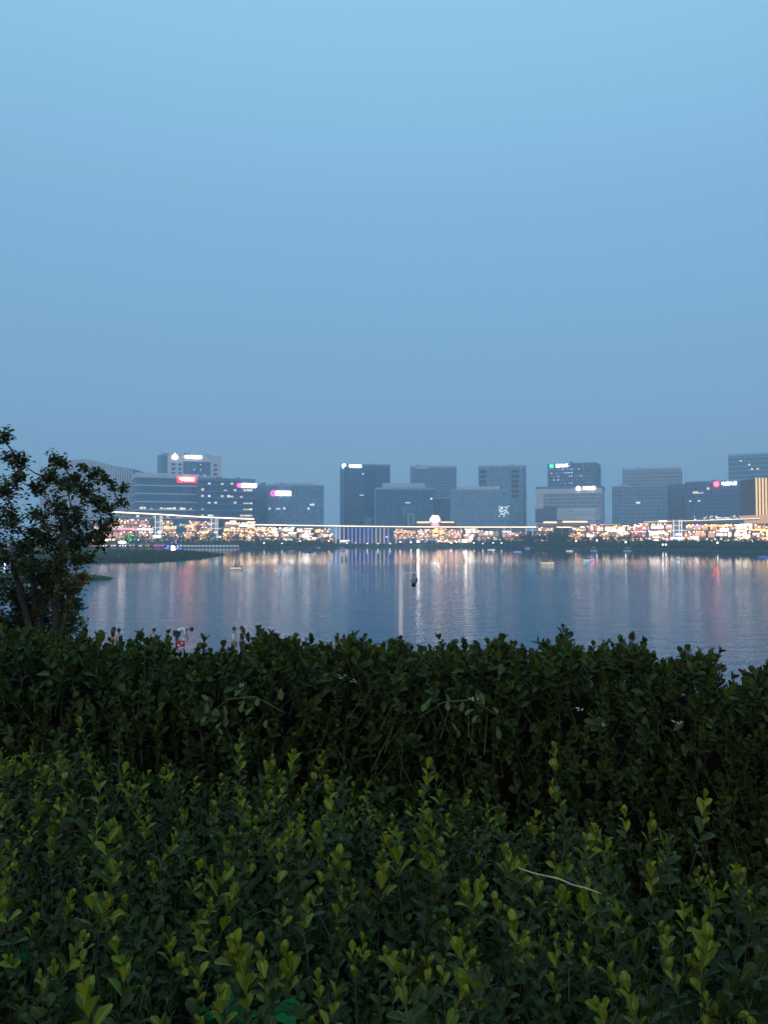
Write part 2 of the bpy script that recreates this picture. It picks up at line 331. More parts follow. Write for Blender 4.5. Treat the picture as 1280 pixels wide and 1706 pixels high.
def office(px0, px1, pyt, Y, label, style='fins', glass=None, fin=None, depth=40, rot=0, base=3.0, floor=4.0, step=3.0, lit=0, litm='office', crown=1.5, proud=.5, pent=None, litrows=None):
    """office block: body, fins or bands, parapet, lit windows; local +x right, -y towards the lake"""
    xa, xb = X(px0, Y), X(px1, Y); Wt = xb - xa; s, c = abs(math.sin(rot)), math.cos(rot)
    wd = max(4, (Wt - depth * s) / c); H = Z(pyt, Y) - base
    rot = rot - math.atan2((xa + xb) / 2, Y); cx = (xa + xb) / 2; wd = Wt
    for _ in range(12):       # fit width and centre so that the corners span px0..px1, nearest corner at distance Y
        c, s = math.cos(rot), math.sin(rot); cs = [(a * wd / 2 * c - b * depth / 2 * s, a * wd / 2 * s + b * depth / 2 * c) for a in (-1, 1) for b in (-1, 1)]
        cy = Y - min(q[1] for q in cs); u = [(cx + q[0]) / (cy + q[1]) * F + 640 for q in cs]
        wd = max(3, wd + ((px1 - px0) - (max(u) - min(u))) / F * Y * .9); cx += ((px0 + px1) - (max(u) + min(u))) / 2 / F * Y
    H = Z(pyt, Y + (1 - c) * 4) - base
    t = thing('office_building', (cx, cy, base), label, 'office building', None, rot)
    hw, hd = wd / 2, depth / 2; y0 = -hd
    b = MB(); b.box(-hw, hw, -hd, hd, -2, H - crown, glass); b.build('glass_wall', t)
    p = MB()
    for (a0, a1, b0, b1) in ((-hw - .4, hw + .4, -hd - .4, -hd + .6), (-hw - .4, hw + .4, hd - .6, hd + .4), (-hw - .4, -hw + .6, -hd + .6, hd - .6), (hw - .6, hw + .4, -hd + .6, hd - .6)):
        p.box(a0, a1, b0, b1, H - crown - .3, H, fin)
    p.build('parapet', t)
    r = MB(); r.box(-hw + .61, hw - .61, -hd + .61, hd - .61, H - crown + .01, H - crown + .3, M_roof)
    for _ in range(random.randint(3, 6)):
        a = random.uniform(-hw * .8, hw * .6); q = random.uniform(-hd * .7, hd * .3); wx = random.uniform(2, 6)
        r.box(a, a + wx, q, q + random.uniform(2, 6), H - crown + .3, H + random.uniform(-.3, 2.8), M_roof)
    if random.random() < .5: a = random.uniform(-hw * .6, hw * .6); r.box(a, a + .35, 0, .35, H - crown + .3, H + random.uniform(4, 8), M_dark)
    r.build('roof', t)
    if pent:
        f0, f1, ph = pent; q = MB(); q.box(-hw + wd * f0, -hw + wd * f1, -hd * .6, hd * .6, H - crown + .3, H + ph, M_finL)
        for k in range(int(wd * (f1 - f0) / 3)): q.box(-hw + wd * f0 + k * 3, -hw + wd * f0 + k * 3 + .5, -hd * .6 - .3, -hd * .6 + .1, H - crown + .35, H + ph - .3, M_finD)
        q.build('rooftop_plant_room', t)
    if style in ('fins', 'grid', 'finband'):
        q = MB(); k = -hw
        while k <= hw:
            q.box(k - .22, k + .22, -hd - proud, -hd + .05, 0, H - crown - .32, fin); k += step
        k = -hd + step
        while k < hd:
            for sx in (-1, 1): q.box(*sorted((sx * (hw - .05), sx * (hw + proud))), k - .22, k + .22, 0, H - crown - .32, fin)
            k += step
        q.build('facade_fin', t, kind='stuff')
    if style in ('bands', 'grid', 'finband'):
        q = MB(); z = floor; hb = {'bands': 1.1, 'grid': .5, 'finband': .35}[style]; pr = proud * (1.5 if style == 'bands' else .6)
        while z < H - crown - 1:
            q.box(-hw - pr, hw + pr, -hd - pr, hd + pr, z - hb / 2, z + hb / 2, fin); z += floor
        q.build('floor_band', t, kind='stuff')
    if style == 'bands':
        q = MB(); k = -hw + 1.5
        while k < hw: q.box(k - .08, k + .08, -hd - .25, -hd + .05, 0, H - crown - .32, M_finD); k += 3
        q.build('mullion', t, kind='stuff')
    if lit:
        q = MB(); nf = int(H / floor); ns = int(wd / step)
        for _ in range(lit):
            i = random.randint(1, nf - 1) if not litrows else random.choice(litrows); k = random.randrange(ns)
            if i > nf - 1: continue
            n = random.choice((1, 1, 1, 2))
            q.box(-hw + k * step + .3, -hw + min(ns, k + n) * step - .3, -hd - .15, -hd + .05, i * floor + .8, i * floor + random.uniform(1.6, 2.9), L[random.choice((litm, litm, 'office'))])
        q.build('lit_window', t, kind='stuff')
    return t, hw, hd, H
def sign(t, hw, hd, H, px, py, Y, text, size, m, logo=None, logom=None, back=None):
    inv = t.matrix_basis.inverted(); e0 = inv @ Vector((0, 0, CAMZ)); e1 = inv @ W(px, py, Y); p = e0.lerp(e1, (-hd - 1 - e0.y) / (e1.y - e0.y))
    lx, lz = p.x, p.z
    s = text_part(text, size * .92, m, t, (lx, -hd - 1.0, lz))
    if back:
        b = MB(); wd = size * len(text) * .50 + .2
        b.box(lx - wd, lx + wd, -hd - .65, -hd - .5, lz - size * .58, lz + size * .62, back); b.build('sign_board', t)
    if logo:
        b = MB(); q = lx - size * (len(text) * .5 + .75); r = size * .55
        if logo == 'triangle': b.add([(q - r * 1.3, -hd - 1.2, lz - r), (q + r * 1.3, -hd - 1.2, lz - r), (q, -hd - 1.2, lz + r * 1.6), (q - r * 1.3, -hd - .9, lz - r), (q + r * 1.3, -hd - .9, lz - r), (q, -hd - .9, lz + r * 1.6)], [(0, 1, 2), (5, 4, 3), (0, 3, 4, 1), (1, 4, 5, 2), (2, 5, 3, 0)], logom)
        elif logo == 'ring': b.tube([(q + r * math.cos(a), -hd - 1.1, lz + r * math.sin(a)) for a in np.linspace(0, 6.283, 13)], r * .25, logom, 5)
        elif logo == 'cross':
            for a in (0, R(60), R(120)): b.tube([(q - r * math.cos(a), -hd - 1.1, lz - r * math.sin(a)), (q + r * math.cos(a), -hd - 1.1, lz + r * math.sin(a))], r * .3, logom, 5)
        elif logo == 'disc': b.ball((q, -hd - 1.1, lz), r, logom, 10, 6, (1, .3, 1))
        elif logo == 'p': b.box(q - r * .7, q - r * .3, -hd - 1.2, -hd - .9, lz - r, lz + r, logom); b.box(q - r * .3, q + r * .6, -hd - 1.2, -hd - .9, lz, lz + r, logom)
        b.build('sign_logo', t)

# 1 curved finned block on the far left: made of chords of one arc
def curved_block():
    Y0 = 790; t = thing('office_building', (X(145, Y0), Y0 + 20, 3), 'wide pale office block with curved front of close vertical fins behind the tree', 'office building')
    b = MB(); f = MB(); hmap = [(66, 778), (100, 776), (108, 767), (140, 765), (165, 770), (185, 776), (218, 781)]
    pts = [];
    for px in np.linspace(66, 219, 52):
        s = (px - 66) / 153; Y = Y0 - 30 * math.sin(math.pi * s) + 25 * (1 - s); top = Z(interp(px, hmap), Y)
        pts.append((X(px, Y) - t.location.x, Y - t.location.y, top - 3))
    n = len(pts); vs = [(x, y, 0) for x, y, z in pts] + pts + [(x, 30, z) for x, y, z in pts] + [(x, 30, 0) for x, y, z in pts]
    b.add(vs, [(i, i + 1, n + i + 1, n + i) for i in range(n - 1)] + [(n + i, n + i + 1, 2 * n + i + 1, 2 * n + i) for i in range(n - 1)] + [(n - 1, 4 * n - 1, 3 * n - 1, 2 * n - 1), (0, n, 2 * n, 3 * n)], G_mid)
    b.build('glass_wall', t)
    for i in range(n):
        x, y, z = pts[i]; f.box(x - .45, x + .45, y - 1.0, y + .1, 0, z + .8, M_finL)
    f.build('facade_fin', t, kind='stuff')
curved_block()
o = office(219, 330, 787, 735, 'office block with pale floor bands and glowing red and yellow sign near its top', 'bands', G_mid, M_finL, 45, R(7), floor=7.6, crown=3, lit=40, litm='officeW', litrows=[1, 1, 3, 2, 4])
sign(*o, 311, 799, 735, '今朝酒店', 4.2, L['signy'], back=glow('sign_halo', (1, .005, .014), 18))  # the red board glows to imitate the halo around the letters
q = MB(); 
for k in range(14): q.box(-o[1] + 4 + k * 4 + random.uniform(0, 1.5), -o[1] + 6.0 + k * 4 + random.uniform(0, 1.2), -o[2] - 1.0, -o[2] - .8, 5.2, 6.4, L['cream'])
q.build('terrace_lights', o[0], kind='stuff')
o = office(277, 368, 757, 880, 'tall pale stone hotel with white triangle logo on its roof edge', 'none', M_stone, M_stone, 30, R(3), crown=1.2)
t, hw, hd, H = o
sign(t, hw, hd, H, 322, 761, 880, 'KINGUANG', 4.2, L['signw'], 'triangle', L['signw'])
q = MB(); q.box(-hw * .42, hw * .58, -hd - .5, -hd + .1, 0, H - 8, G_mid)
q.box(-hw * .42, hw * .58, -hd - .9, -hd - .45, H - 8, H - 7.2, M_finD); q.build('glass_wall', t)
for (a, bb) in ((-.85, -.72), (-.60, -.50), (.72, .84)):
    for i in range(12):
        z = H - 12 - i * 5.0
        if z > 4: w_ = MB(); w_.box(hw * a, hw * bb, -hd - .25, -hd + .1, z, z + 2.6, G_dark); w_.build('window', t)
q = MB()
for k in range(5): q.box(*sorted((hw * random.uniform(-.3, .4), hw * random.uniform(-.3, .4) + .1)), -hd - .7, -hd - .4, H - 12 - 6 * k, H - 11 - 6 * k, L['office'])
q = MB()
for k in range(6): a = hw * random.uniform(-.35, .5); z = H - random.choice((11, 11, 17, 23, 25)); q.box(a, a + .8, -hd - .7, -hd - .45, z, z + 1.2, L['office'])
q.build('lit_window', t, kind='stuff')
office(261, 277, 756, 885, 'narrow teal glass wing standing left of the pale stone hotel', 'finband', G_teal, M_finM, 24, R(12), step=4)
o = office(326, 424, 796, 745, 'office block with dark window bands and short red and white sign at its right corner', 'bands', G_navy, M_finD, 45, R(4), floor=6, lit=36, crown=2.2, pent=(.05, .4, 3), litm='officeW')
sign(*o, 415, 809, 745, '招商银行', 3.4, L['signw'], 'disc', L['signp'], back=L['signw'])
o = office(424, 449, 807, 800, 'narrow grey wing between the banded block and the finned block with pink sign', 'finband', G_pale, M_finM, 30, 0)
o = office(447, 539, 807, 790, 'square grey office block with close fins and pink and white sign', 'finband', G_pale, M_finM, 40, R(2), step=2.4, lit=16, pent=(.1, .85, 2.6), crown=1.2, litrows=[14, 9, 8, 9, 2])
sign(*o, 472, 822, 790, '工银大厦', 3.6, L['signw'], 'ring', L['signp'], back=L['signw'])
o = office(567, 650, 773, 905, 'tall dark blue glass tower with white lettering on its upper left corner', 'finband', G_dark, M_finD, 48, R(7), step=2.9, crown=2.0, lit=2)
sign(*o, 592, 777, 905, '中原信托', 4.6, L['signw'], 'p', L['signw'])
t, hw, hd, H = o; q = MB(); q.box(-hw * .15, hw * .38, -hd - 1.6, -hd - .55, 0, H * .93, G_dark); q.build('bay', t)
q = MB(); q.box(-hw * .15, hw * .18, -hd - 2.0, -hd - 1.62, 0, H * .32, G_pale); q.build('lower_bay', t)
o = office(684, 761, 776, 1010, 'pale blue grey finned tower behind the gate pavilion with unlit lettering', 'finband', G_mid, M_finM, 40, R(3), step=3.2, crown=2.4, lit=1)
sign(*o, 703, 780, 1010, '中储发展', 4.4, L['dimsign'])
o = office(625, 724, 812, 835, 'dark mid rise block with square framed panels in its facade, left of centre', 'fins', G_dark, M_finM, 40, R(3), step=2.6, pent=(.12, .85, 5), crown=2, lit=3)
t, hw, hd, H = o
for (a, b_, z0, z1, m) in ((-.08, .06, .48, .62, G_pale), (.1, .30, .28, .52, M_finL), (-.10, .12, .1, .22, M_finL), (.15, .30, .06, .14, M_finM), (-.1, .36, .60, .66, M_finD)):
    q = MB(); q.box(hw * a, hw * b_, -hd - .8, -hd - .52, H * z0, H * z1, m)
    if m is M_finL: q.box(hw * a + .8, hw * b_ - .8, -hd - .9, -hd - .78, H * z0 + .8, H * z1 - .8, G_mid)
    q.build('facade_panel', t)
office(722, 752, 828, 850, 'low dark blue wing with vertical fins right of the framed panel block', 'fins', G_dark, M_finM, 30, R(2), step=2.4)
o = office(798, 878, 775, 960, 'tall blue grey tower with dark louvre stacks and dotted right edge', 'none', G_pale, M_finM, 40, R(2), crown=2, lit=0)
t, hw, hd, H = o; q = MB()
for (a, b_) in ((-.98, -.68), (.38, .68)):
    for i in range(6): q.box(hw * a, hw * b_, -hd - .5, -hd + .1, H - 9 - i * 6, H - 5.5 - i * 6, M_dark)
q.build('louvre', t, kind='stuff')
q = MB()
for a in (-.48, -.2, .12, .38, .68): q.box(hw * a - .3, hw * a + .3, -hd - .35, -hd + .1, 0, H - 4, M_finD)
q.build('facade_groove', t, kind='stuff')
q = MB()
for i in range(22): q.box(hw * .88, hw * .94, -hd - .4, -hd + .1, H - 7 - i * 4.4, H - 4.5 - i * 4.4, M_dark)
q.build('window', t, kind='stuff')
q = MB(); z = 4
while z < H - 3: q.box(-hw - .1, hw + .1, -hd - .2, -hd + .1, z, z + .3, M_finM); z += 4.2
q.build('floor_band', t, kind='stuff')
o = office(751, 848, 815, 815, 'broad grey blue block with a cluster of lit windows near its upper right corner', 'grid', G_pale, M_finM, 36, 0, step=2.2, pent=(.12, .85, 3.6), crown=1, proud=.25)
t, hw, hd, H = o; q = MB()
for _ in range(34): a = hw * random.uniform(.64, .97); z = H * random.uniform(.48, .68); q.box(a, a + random.uniform(.8, 1.9), -hd - .5, -hd - .3, z, z + .8, L['office'])
for _ in range(14): a = hw * random.uniform(-.7, -.42); z = H * random.uniform(.17, .28); q.box(a, a + 1.2, -hd - .5, -hd - .3, z, z + .7, L['office'])
q.build('lit_window', t, kind='stuff')
q = MB(); q.box(-hw * .6, -hw * .28, -hd - .4, -hd + .1, 3, 6.5, M_dark); q.build('entrance', t); q = MB(); q.box(hw * .1, hw * .45, -hd - .4, -hd + .1, 3, 6.5, M_dark); q.build('entrance', t)
o = office(914, 1002, 770, 915, 'dark glass tower sprinkled with lit windows under a green and white sign', 'grid', G_dark, M_finD, 40, R(-9), step=2.6, lit=0, crown=1)
t, hw, hd, H = o; sign(t, hw, hd, H, 937, 776, 915, '国药控股', 4.4, L['signw'], 'cross', L['signg'])
q = MB()
for i in range(60):
    z = H - 3.8 - 4 * int(random.triangular(0, 10, 2)); a = -hw + 1.3 + 2.6 * random.randrange(int(2 * hw / 2.6)); q.box(a, a + 1.0, -hd - .6, -hd - .45, z, z + 1.1, L[random.choice(('office', 'cool', 'dimsign', 'dimsign', 'dimsign'))])
q.build('lit_window', t, kind='stuff')
o = office(894, 1008, 812, 840, 'mid rise block of pale and grey interlocking panels with white sign', 'finband', G_mid, M_panelL, 44, R(-5), step=2.0, crown=1.6, proud=.2)
t, hw, hd, H = o; sign(t, hw, hd, H, 982, 813, 840, '中国联通', 4.0, L['signw'], 'disc', L['signw'])
for (a, b_, z0, z1, m) in ((-1, 1, .90, .98, M_panelL), (-1.0, -.78, .62, .90, M_panelL), (-1.0, -.78, .06, .36, M_panelL), (-.36, .8, .36, .64, M_finL), (-.78, -.36, .36, .66, G_navy), (-1.03, -.78, .36, .62, G_navy), (.1, .92, .42, .60, M_panelL)):
    q = MB(); z = H * z0; k = 0
    while z < H * z1 - .5:
        wd = random.uniform(.0, .18) if (a, m) == (.1, M_panelL) else 0
        q.box(hw * (a + wd), hw * b_, -hd - .45 - (.15 if a == .1 else 0), -hd - .22, z, z + (1.5 if a != .1 else 1.0), m); z += 2.0 if a != .1 else 2.4
    q.build('cladding_panel', t)
q = MB()
for sx in (-1,): q.box(-hw - .7, hw + .7, -hd - .7, hd + .7, H - .6, H + 1.8, M_finD)
q.build('roof_edge', t)
o = office(1039, 1137, 779, 985, 'tower with open louvred top floors behind the long grey block', 'bands', G_mid, M_finM, 44, R(-3), floor=4.6, crown=2, step=3, proud=.8)
t, hw, hd, H = o; q = MB(); k = -hw
while k < hw: q.box(k, k + .5, -hd - 1.4, -hd - .9, H - 22, H + 2.0, M_finL); k += 2.2
q.box(-hw - 1, hw + 1, -hd - 1.6, -hd - .8, H + 1.2, H + 2.2, M_finL); q.build('screen_frame', t, kind='stuff')
o = office(1021, 1114, 808, 835, 'long plain blue grey block in front of the louvred tower', 'grid', G_mid, M_finM, 40, 0, step=2.4, crown=1, proud=.2, pent=(.1, .3, 1.5), lit=2)
office(1113, 1146, 806, 845, 'narrow darker wing at the right end of the long plain block', 'fins', G_navy, M_finD, 36, 0, step=2.6, crown=1)
o = office(1216, 1330, 752, 905, 'tall banded glass tower rising highest at the right edge', 'bands', G_mid, M_finM, 50, R(-7), floor=5.2, crown=2, step=3, lit=16, litrows=[18, 17, 19, 16])
o = office(1144, 1264, 799, 770, 'dark blue glass block with red and white sign above a row of lit windows', 'grid', G_navy, M_finD, 50, R(-7), step=2.8, lit=8, crown=1.5)
t, hw, hd, H = o; sign(t, hw, hd, H, 1216, 806, 770, '中国人寿', 4.3, L['signw'], 'disc', L['signr'])
q = MB()
for i in range(70):
    a = random.gauss(.15, .38); a = max(-.75, min(.9, a)); z = H * .37 + random.choice((0, 0, 1.4, 2.8)); q.box(hw * a, hw * a + random.uniform(.6, 2), -hd - .6, -hd - .4, z, z + .9, L[random.choice(('office', 'officeW', 'cool'))])
for (a, z, w_) in ((-.78, .80, 5), (-.35, .86, 2.5)): q.box(hw * a, hw * a + w_, -hd - .6, -hd - .4, H * z, H * z + 2.2, L['officeW'])
q.build('lit_window', t, kind='stuff')
# gold lit fins
t = thing('gold_lit_building', (X(1285, 640), 655, 3), 'block of tall golden lit vertical fins on a flared base at the right edge', 'building')
hw = 11.5; H = Z(796, 640) - 3; zb = Z(858, 640) - 3
q = MB(); q.box(-hw + .5, hw, -14, 14, zb, H - .5, M_brown); q.build('wall', t)
for k in range(9):
    q = MB(); a = -hw + .3 + k * 2.6; q.box(a, a + 1.0, -15, -14.1, zb, H, L['goldfin']); q.build('light_fin', t)
q = MB(); q.add([(-hw + 4, -12, zb - 12), (hw, -12, zb - 12), (hw, -15.2, zb), (-hw, -15.2, zb), (-hw + 4, 8, zb - 12), (hw, 8, zb - 12), (hw, 12, zb), (-hw, 12, zb)], [(0, 1, 2, 3), (1, 5, 6, 2), (5, 4, 7, 6), (4, 0, 3, 7), (3, 2, 6, 7)], L['dimwarm'])  # base wall has a dim glow that imitates warm light on it
q.build('flared_base', t)

# ------------------------------------------------------------------ lit shopping terraces along the far shore
def shop(px0, px1, pyt, pal, label, back=32, dens=1.0, wall=None, tiers=None, base=3.0, Yo=None):
    pm = (px0 + px1) / 2; Y = Yo or shoreY(pm) + back; xa, xb = X(px0, Y), X(px1, Y); cx = (xa + xb) / 2
    rz = math.atan2(shoreY(px1) - shoreY(px0), (px1 - px0) / F * Y) * .8
    t = thing('shop_building', (cx, Y, base), label, 'shop building', None, rz)
    hw = (xb - xa) / 2 - .2; H = Z(pyt, Y) - base; n = tiers or max(2, round(H / 4.6)); fh = H / n; wall = wall or M_brown
    for i in range(n):
        set_ = i * 4.5; z = i * fh
        b = MB(); b.box(-hw, hw, set_, 40, z, z + fh - .5, wall); b.build('storey', t)
        b = MB(); b.box(-hw - .1, hw + .1, set_ - 2.6, 40.3, z + fh - .49, z + fh, M_concrete if i < n - 1 else M_roof); b.build('terrace_slab', t)
        r = MB(); k = -hw
        while k < hw: r.box(k, k + .12, set_ - 2.4, set_ - 2.28, z + fh, z + fh + 1.0, M_dark); k += 2
        r.box(-hw, hw, set_ - 2.42, set_ - 2.26, z + fh + 1.01, z + fh + 1.1, M_white); r.build('railing', t, kind='stuff')
        w_ = MB(); k = -hw + .5
        while k < hw - 1:
            ww = random.choice((1.2, 1.8, 2.4, 4, 6)); ww = min(ww, hw - k - .3)
            if ww > .4 and random.random() < .72 * dens:
                m = L[random.choice(pal)]; hh = random.choice((.6, .9, 1.6, 2.3)) * min(1, fh / 4)
                zz = z + random.uniform(.3, max(.4, fh - hh - .8)); w_.box(k, k + ww, set_ - .25, set_ + .02, zz, zz + hh, m)
            w_.box(k - .2, k + ww + .2, set_ - .1, set_ + .02, z + .2, z + fh - .7, L['dimwarm' if random.random() < .55 else 'dimmauve'])  # dim glowing panel over the storey front, imitates lamplight on the wall
            k += ww + random.uniform(.3, 1.5)
        if w_.v: w_.build('lit_window', t, kind='stuff')  # holds the lit windows and the wall glow panels together
        s = MB(); k = -hw
        while k <= hw: s.box(k - .22, k + .22, set_ - 2.2, set_ - 1.8, z, z + fh - .5, M_concrete); k += 5.2
        s.build('column', t, kind='stuff')
        s = MB(); k = -hw + random.uniform(0, 2)
        while k < hw - 1:
            if random.random() < .8 * dens: zz = z + fh - random.choice((1.1, 1.1, 2.4, 3.4)); s.box(k, k + random.uniform(.5, .9), set_ - 2.55, set_ - 2.1, zz, zz + .6, BR[random.choice(('c', 'w', 'w', 'p', 'o') if 'orange' in pal or 'gold' in pal else ('c', 'w', 'w', 'p'))])
            k += random.uniform(.9, 2.2)
        if s.v: s.build('lamp', t, kind='stuff')
        if random.random() < .5 * dens:
            s = MB(); a = random.uniform(-hw, hw * .3); bb = min(hw, a + random.uniform(4, 11)); s.box(a, bb, set_ - 2.85, set_ - 2.62, z + fh - .45, z + fh + random.uniform(.1, .8), L[random.choice(pal)]); s.build('sign_board', t)
    return t, hw, H
S = [
 (150, 186, 874, ['white', 'warm', 'orange'], 'shop block partly behind the tree with white and orange signs', M_brown, 1),
 (186, 226, 863, ['dimwarm', 'dimmauve', 'pink', 'warm'], 'dim pinkish terraced shop block at the left end of the sloping light strip', M_mauve, .7),
 (226, 258, 864, ['dimwarm', 'dimmauve', 'warm', 'pink'], 'mauve terraced shop block left of the first white lift tower', M_mauve, .75),
 (272, 300, 865, ['dimwarm', 'warm', 'dimmauve', 'gold'], 'brownish terraced shop block right of the first white lift tower', M_mauve, .8),
 (300, 322, 866, ['gold', 'white', 'orange', 'dimwarm'], 'terraced shop block with diagonal lit stair under the red sign office', M_mauve, .8),
 (322, 348, 867, ['orange', 'gold', 'dimwarm', 'white'], 'orange lit shop block left of the second white lift tower', M_brown, .8),
 (368, 396, 868, ['orange', 'cream', 'gold', 'warm'], 'bright orange shop block right of the second white lift tower', M_brown, 1),
 (396, 426, 869, ['cream', 'gold', 'warm', 'cream'], 'yellow lit shop block where the sloping light strip ends', M_brown, 1.15),
 (426, 468, 877, ['warm', 'gold', 'dimwarm', 'cream'], 'low warm shop block at the left end of the level footbridge', M_brown, .95),
 (468, 500, 878, ['white', 'cream', 'teal', 'warm'], 'cream and teal lit shop block below the pink sign office', M_brown, 1.1),
 (500, 530, 879, ['cream', 'white', 'gold'], 'brightest cream white shop block below the grey finned office', M_brown, 1.25),
 (530, 560, 880, ['cream', 'gold', 'warm'], 'gold and cream shop block left of the violet columns', M_brown, 1.15),
 (654, 690, 882, ['orange', 'gold', 'orange', 'dimwarm'], 'orange lit shop block right of the violet columns', M_brown, 1),
 (690, 716, 881, ['warm', 'gold', 'pink', 'cream'], 'pink and gold shop block left above the stone arch', M_mauve, .9),
 (716, 742, 880, ['gold', 'orange', 'gold'], 'golden shop block directly above the stone arch', M_brown, 1.2),
 (742, 768, 881, ['orange', 'gold', 'pink', 'warm'], 'orange and pink shop block right of the stone arch', M_brown, .9),
 (768, 792, 880, ['white', 'cream', 'warm'], 'shop block with large square white panel right of the golden one', M_brown, 1.1),
 (792, 830, 883, ['white', 'dimwarm', 'dimmauve'], 'grey shop block with short rows of white lights under the footbridge', M_concrete, .6),
 (830, 878, 885, ['dimwarm', 'pink', 'dimmauve', 'white'], 'dim shop block behind slender footbridge posts and trees', M_concrete, .5),
 (884, 916, 877, ['warm', 'dimwarm', 'cream'], 'shop block with short lit roof behind the dark trees', M_brown, .8),
 (944, 972, 876, ['orange', 'warm', 'gold', 'dimwarm'], 'orange shop block below the interlocking panel office', M_brown, 1),
 (972, 1000, 875, ['red', 'pink', 'white', 'warm'], 'red lit shop block with white signs beside the orange one', M_brown, 1),
 (1000, 1048, 874, ['gold', 'cream', 'warm', 'white'], 'cream and gold shop block at the right end of the level footbridge', M_brown, 1),
 (1048, 1078, 872, ['red', 'pink', 'white', 'cream'], 'crimson and white shop block near the third lift tower', M_brown, 1.1),
 (1078, 1118, 871, ['white', 'cream', 'white', 'pink'], 'very bright white shop block left of the third lift tower', M_brown, 1.2),
 (1138, 1176, 872, ['orange', 'magenta', 'warm', 'cream'], 'shop block with orange and purple strips right of the third lift tower', M_brown, 1),
 (1176, 1220, 872, ['gold', 'orange', 'white', 'dimwarm'], 'shop block with long orange light bar under the dark blue office', M_brown, .95),
 (1220, 1252, 873, ['cream', 'white', 'cream'], 'cream white shop block left of the golden fins', M_brown, 1.15),
 (1252, 1310, 872, ['gold', 'cream', 'gold', 'warm'], 'gold lit shop block below the golden fins at the right edge', M_brown, 1.1),
]
shops = {}
BR = {k: glow('bulb_' + k, c_, 6.5) for k, c_ in dict(c=(1, .76, .46), w=(1, .86, .70), p=(1, .60, .50), o=(1, .50, .18)).items()}
for (a, b_, yt, pal, lab, wl, dn) in S:
    shops[a] = shop(a, b_, yt, pal, lab, dens=dn, wall=wl, back=34 if a < 1000 else 40)
def extra(key, px, py, wpx, hpx, m, name='light_panel'):
    t, hw, H = shops[key]; Y = t.location.y - 4; p = W(px, py, Y); sc_ = Y / F; q = MB()
    q.box(-wpx * sc_ / 2, wpx * sc_ / 2, -.15, .15, -hpx * sc_ / 2, hpx * sc_ / 2, m); o_ = q.build(name, t)
    o_.location = t.matrix_basis.inverted() @ p
for e_ in ((768, 781, 884.5, 9, 7, 'white'), (1138, 1158, 897, 12, 7, 'flood2'), (1176, 1198, 875.5, 42, 2.4, 'gold'), (1138, 1163, 876, 14, 2, 'purple'), (1078, 1105, 868.5, 14, 2.6, 'cream'),
           (226, 240, 878, 26, .0, 'pink'), (272, 283, 879.5, 22, 2.6, 'gold'), (186, 206, 881, 36, 2.6, 'pink'), (226, 243, 882, 24, 2.4, 'white'), (500, 510, 893, 9, 9, 'white'), (654, 672, 886, 32, 3, 'orange'),
           (716, 728, 885, 18, 5, 'gold'), (396, 410, 876, 22, 3, 'cream'), (368, 385, 872, 18, 2.2, 'cream'), (972, 985, 893, 12, 4, 'white'), (944, 960, 895, 16, 4, 'orange'), (1000, 1024, 884, 24, 2.5, 'white'),
           (1078, 1096, 878, 20, 4, 'white'), (1078, 1096, 887, 24, 4, 'white'), (1220, 1238, 875, 26, 2.4, 'cream'), (1176, 1208, 883, 14, 5, 'white'), (1252, 1270, 883, 30, 2, 'gold')):
    if e_[4] > .01:
        m_ = glow('panel_white_bright', (1, .97, .95), 5) if e_[5] == 'flood2' else L[e_[5]]
        extra(e_[0], e_[1], e_[2], e_[3], e_[4], m_)
# diagonal stair with light edge
q = MB(); t, hw, H = shops[300]
for k in range(14): q.box(-hw * .6 + k * .7, -hw * .6 + k * .7 + .7, -5, -3.2, k * .8, k * .8 + .35, L['warm'] if k % 2 else M_stone)
q.build('stair', t)

# lift towers
def lift_tower(px, pyt, pyb, label, back):
    Y = shoreY(px) + back; x = X(px, Y); zt, zb = Z(pyt, Y), 3.0
    t = thing('lift_tower', (x, Y, zb), label, 'lift tower', 'white framed lift towers along the terraces'); H = zt - zb
    lt = glow('tower_frame_glow', (1, .86, .80), 1.0)  # frame glows by itself, standing in for light on white members
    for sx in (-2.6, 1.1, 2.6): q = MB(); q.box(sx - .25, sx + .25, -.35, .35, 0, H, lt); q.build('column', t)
    q = MB(); q.box(-2.2, .7, 1, 4, 0, H * .95, G_pale); q.build('lift_shaft', t)
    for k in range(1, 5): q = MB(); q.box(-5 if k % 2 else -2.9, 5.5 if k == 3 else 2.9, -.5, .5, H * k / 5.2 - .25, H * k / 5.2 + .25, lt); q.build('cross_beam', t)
    q = MB(); q.box(-4.6, 5.2, .6, 1.0, H * .22, H * .3, L['white']); q.box(-1, 2.5, .6, 1.0, H * .36, H * .46, L['cool']); q.build('light_panel', t)
lift_tower(264, 859, 890, 'white framed lift tower under the red and yellow sign office, leftmost of three', 26)
lift_tower(357, 862, 890, 'white framed lift tower below the banded office, middle one of three', 26)
lift_tower(1130, 866, 890, 'white framed lift tower in the right hand terraces, rightmost of three', 32)

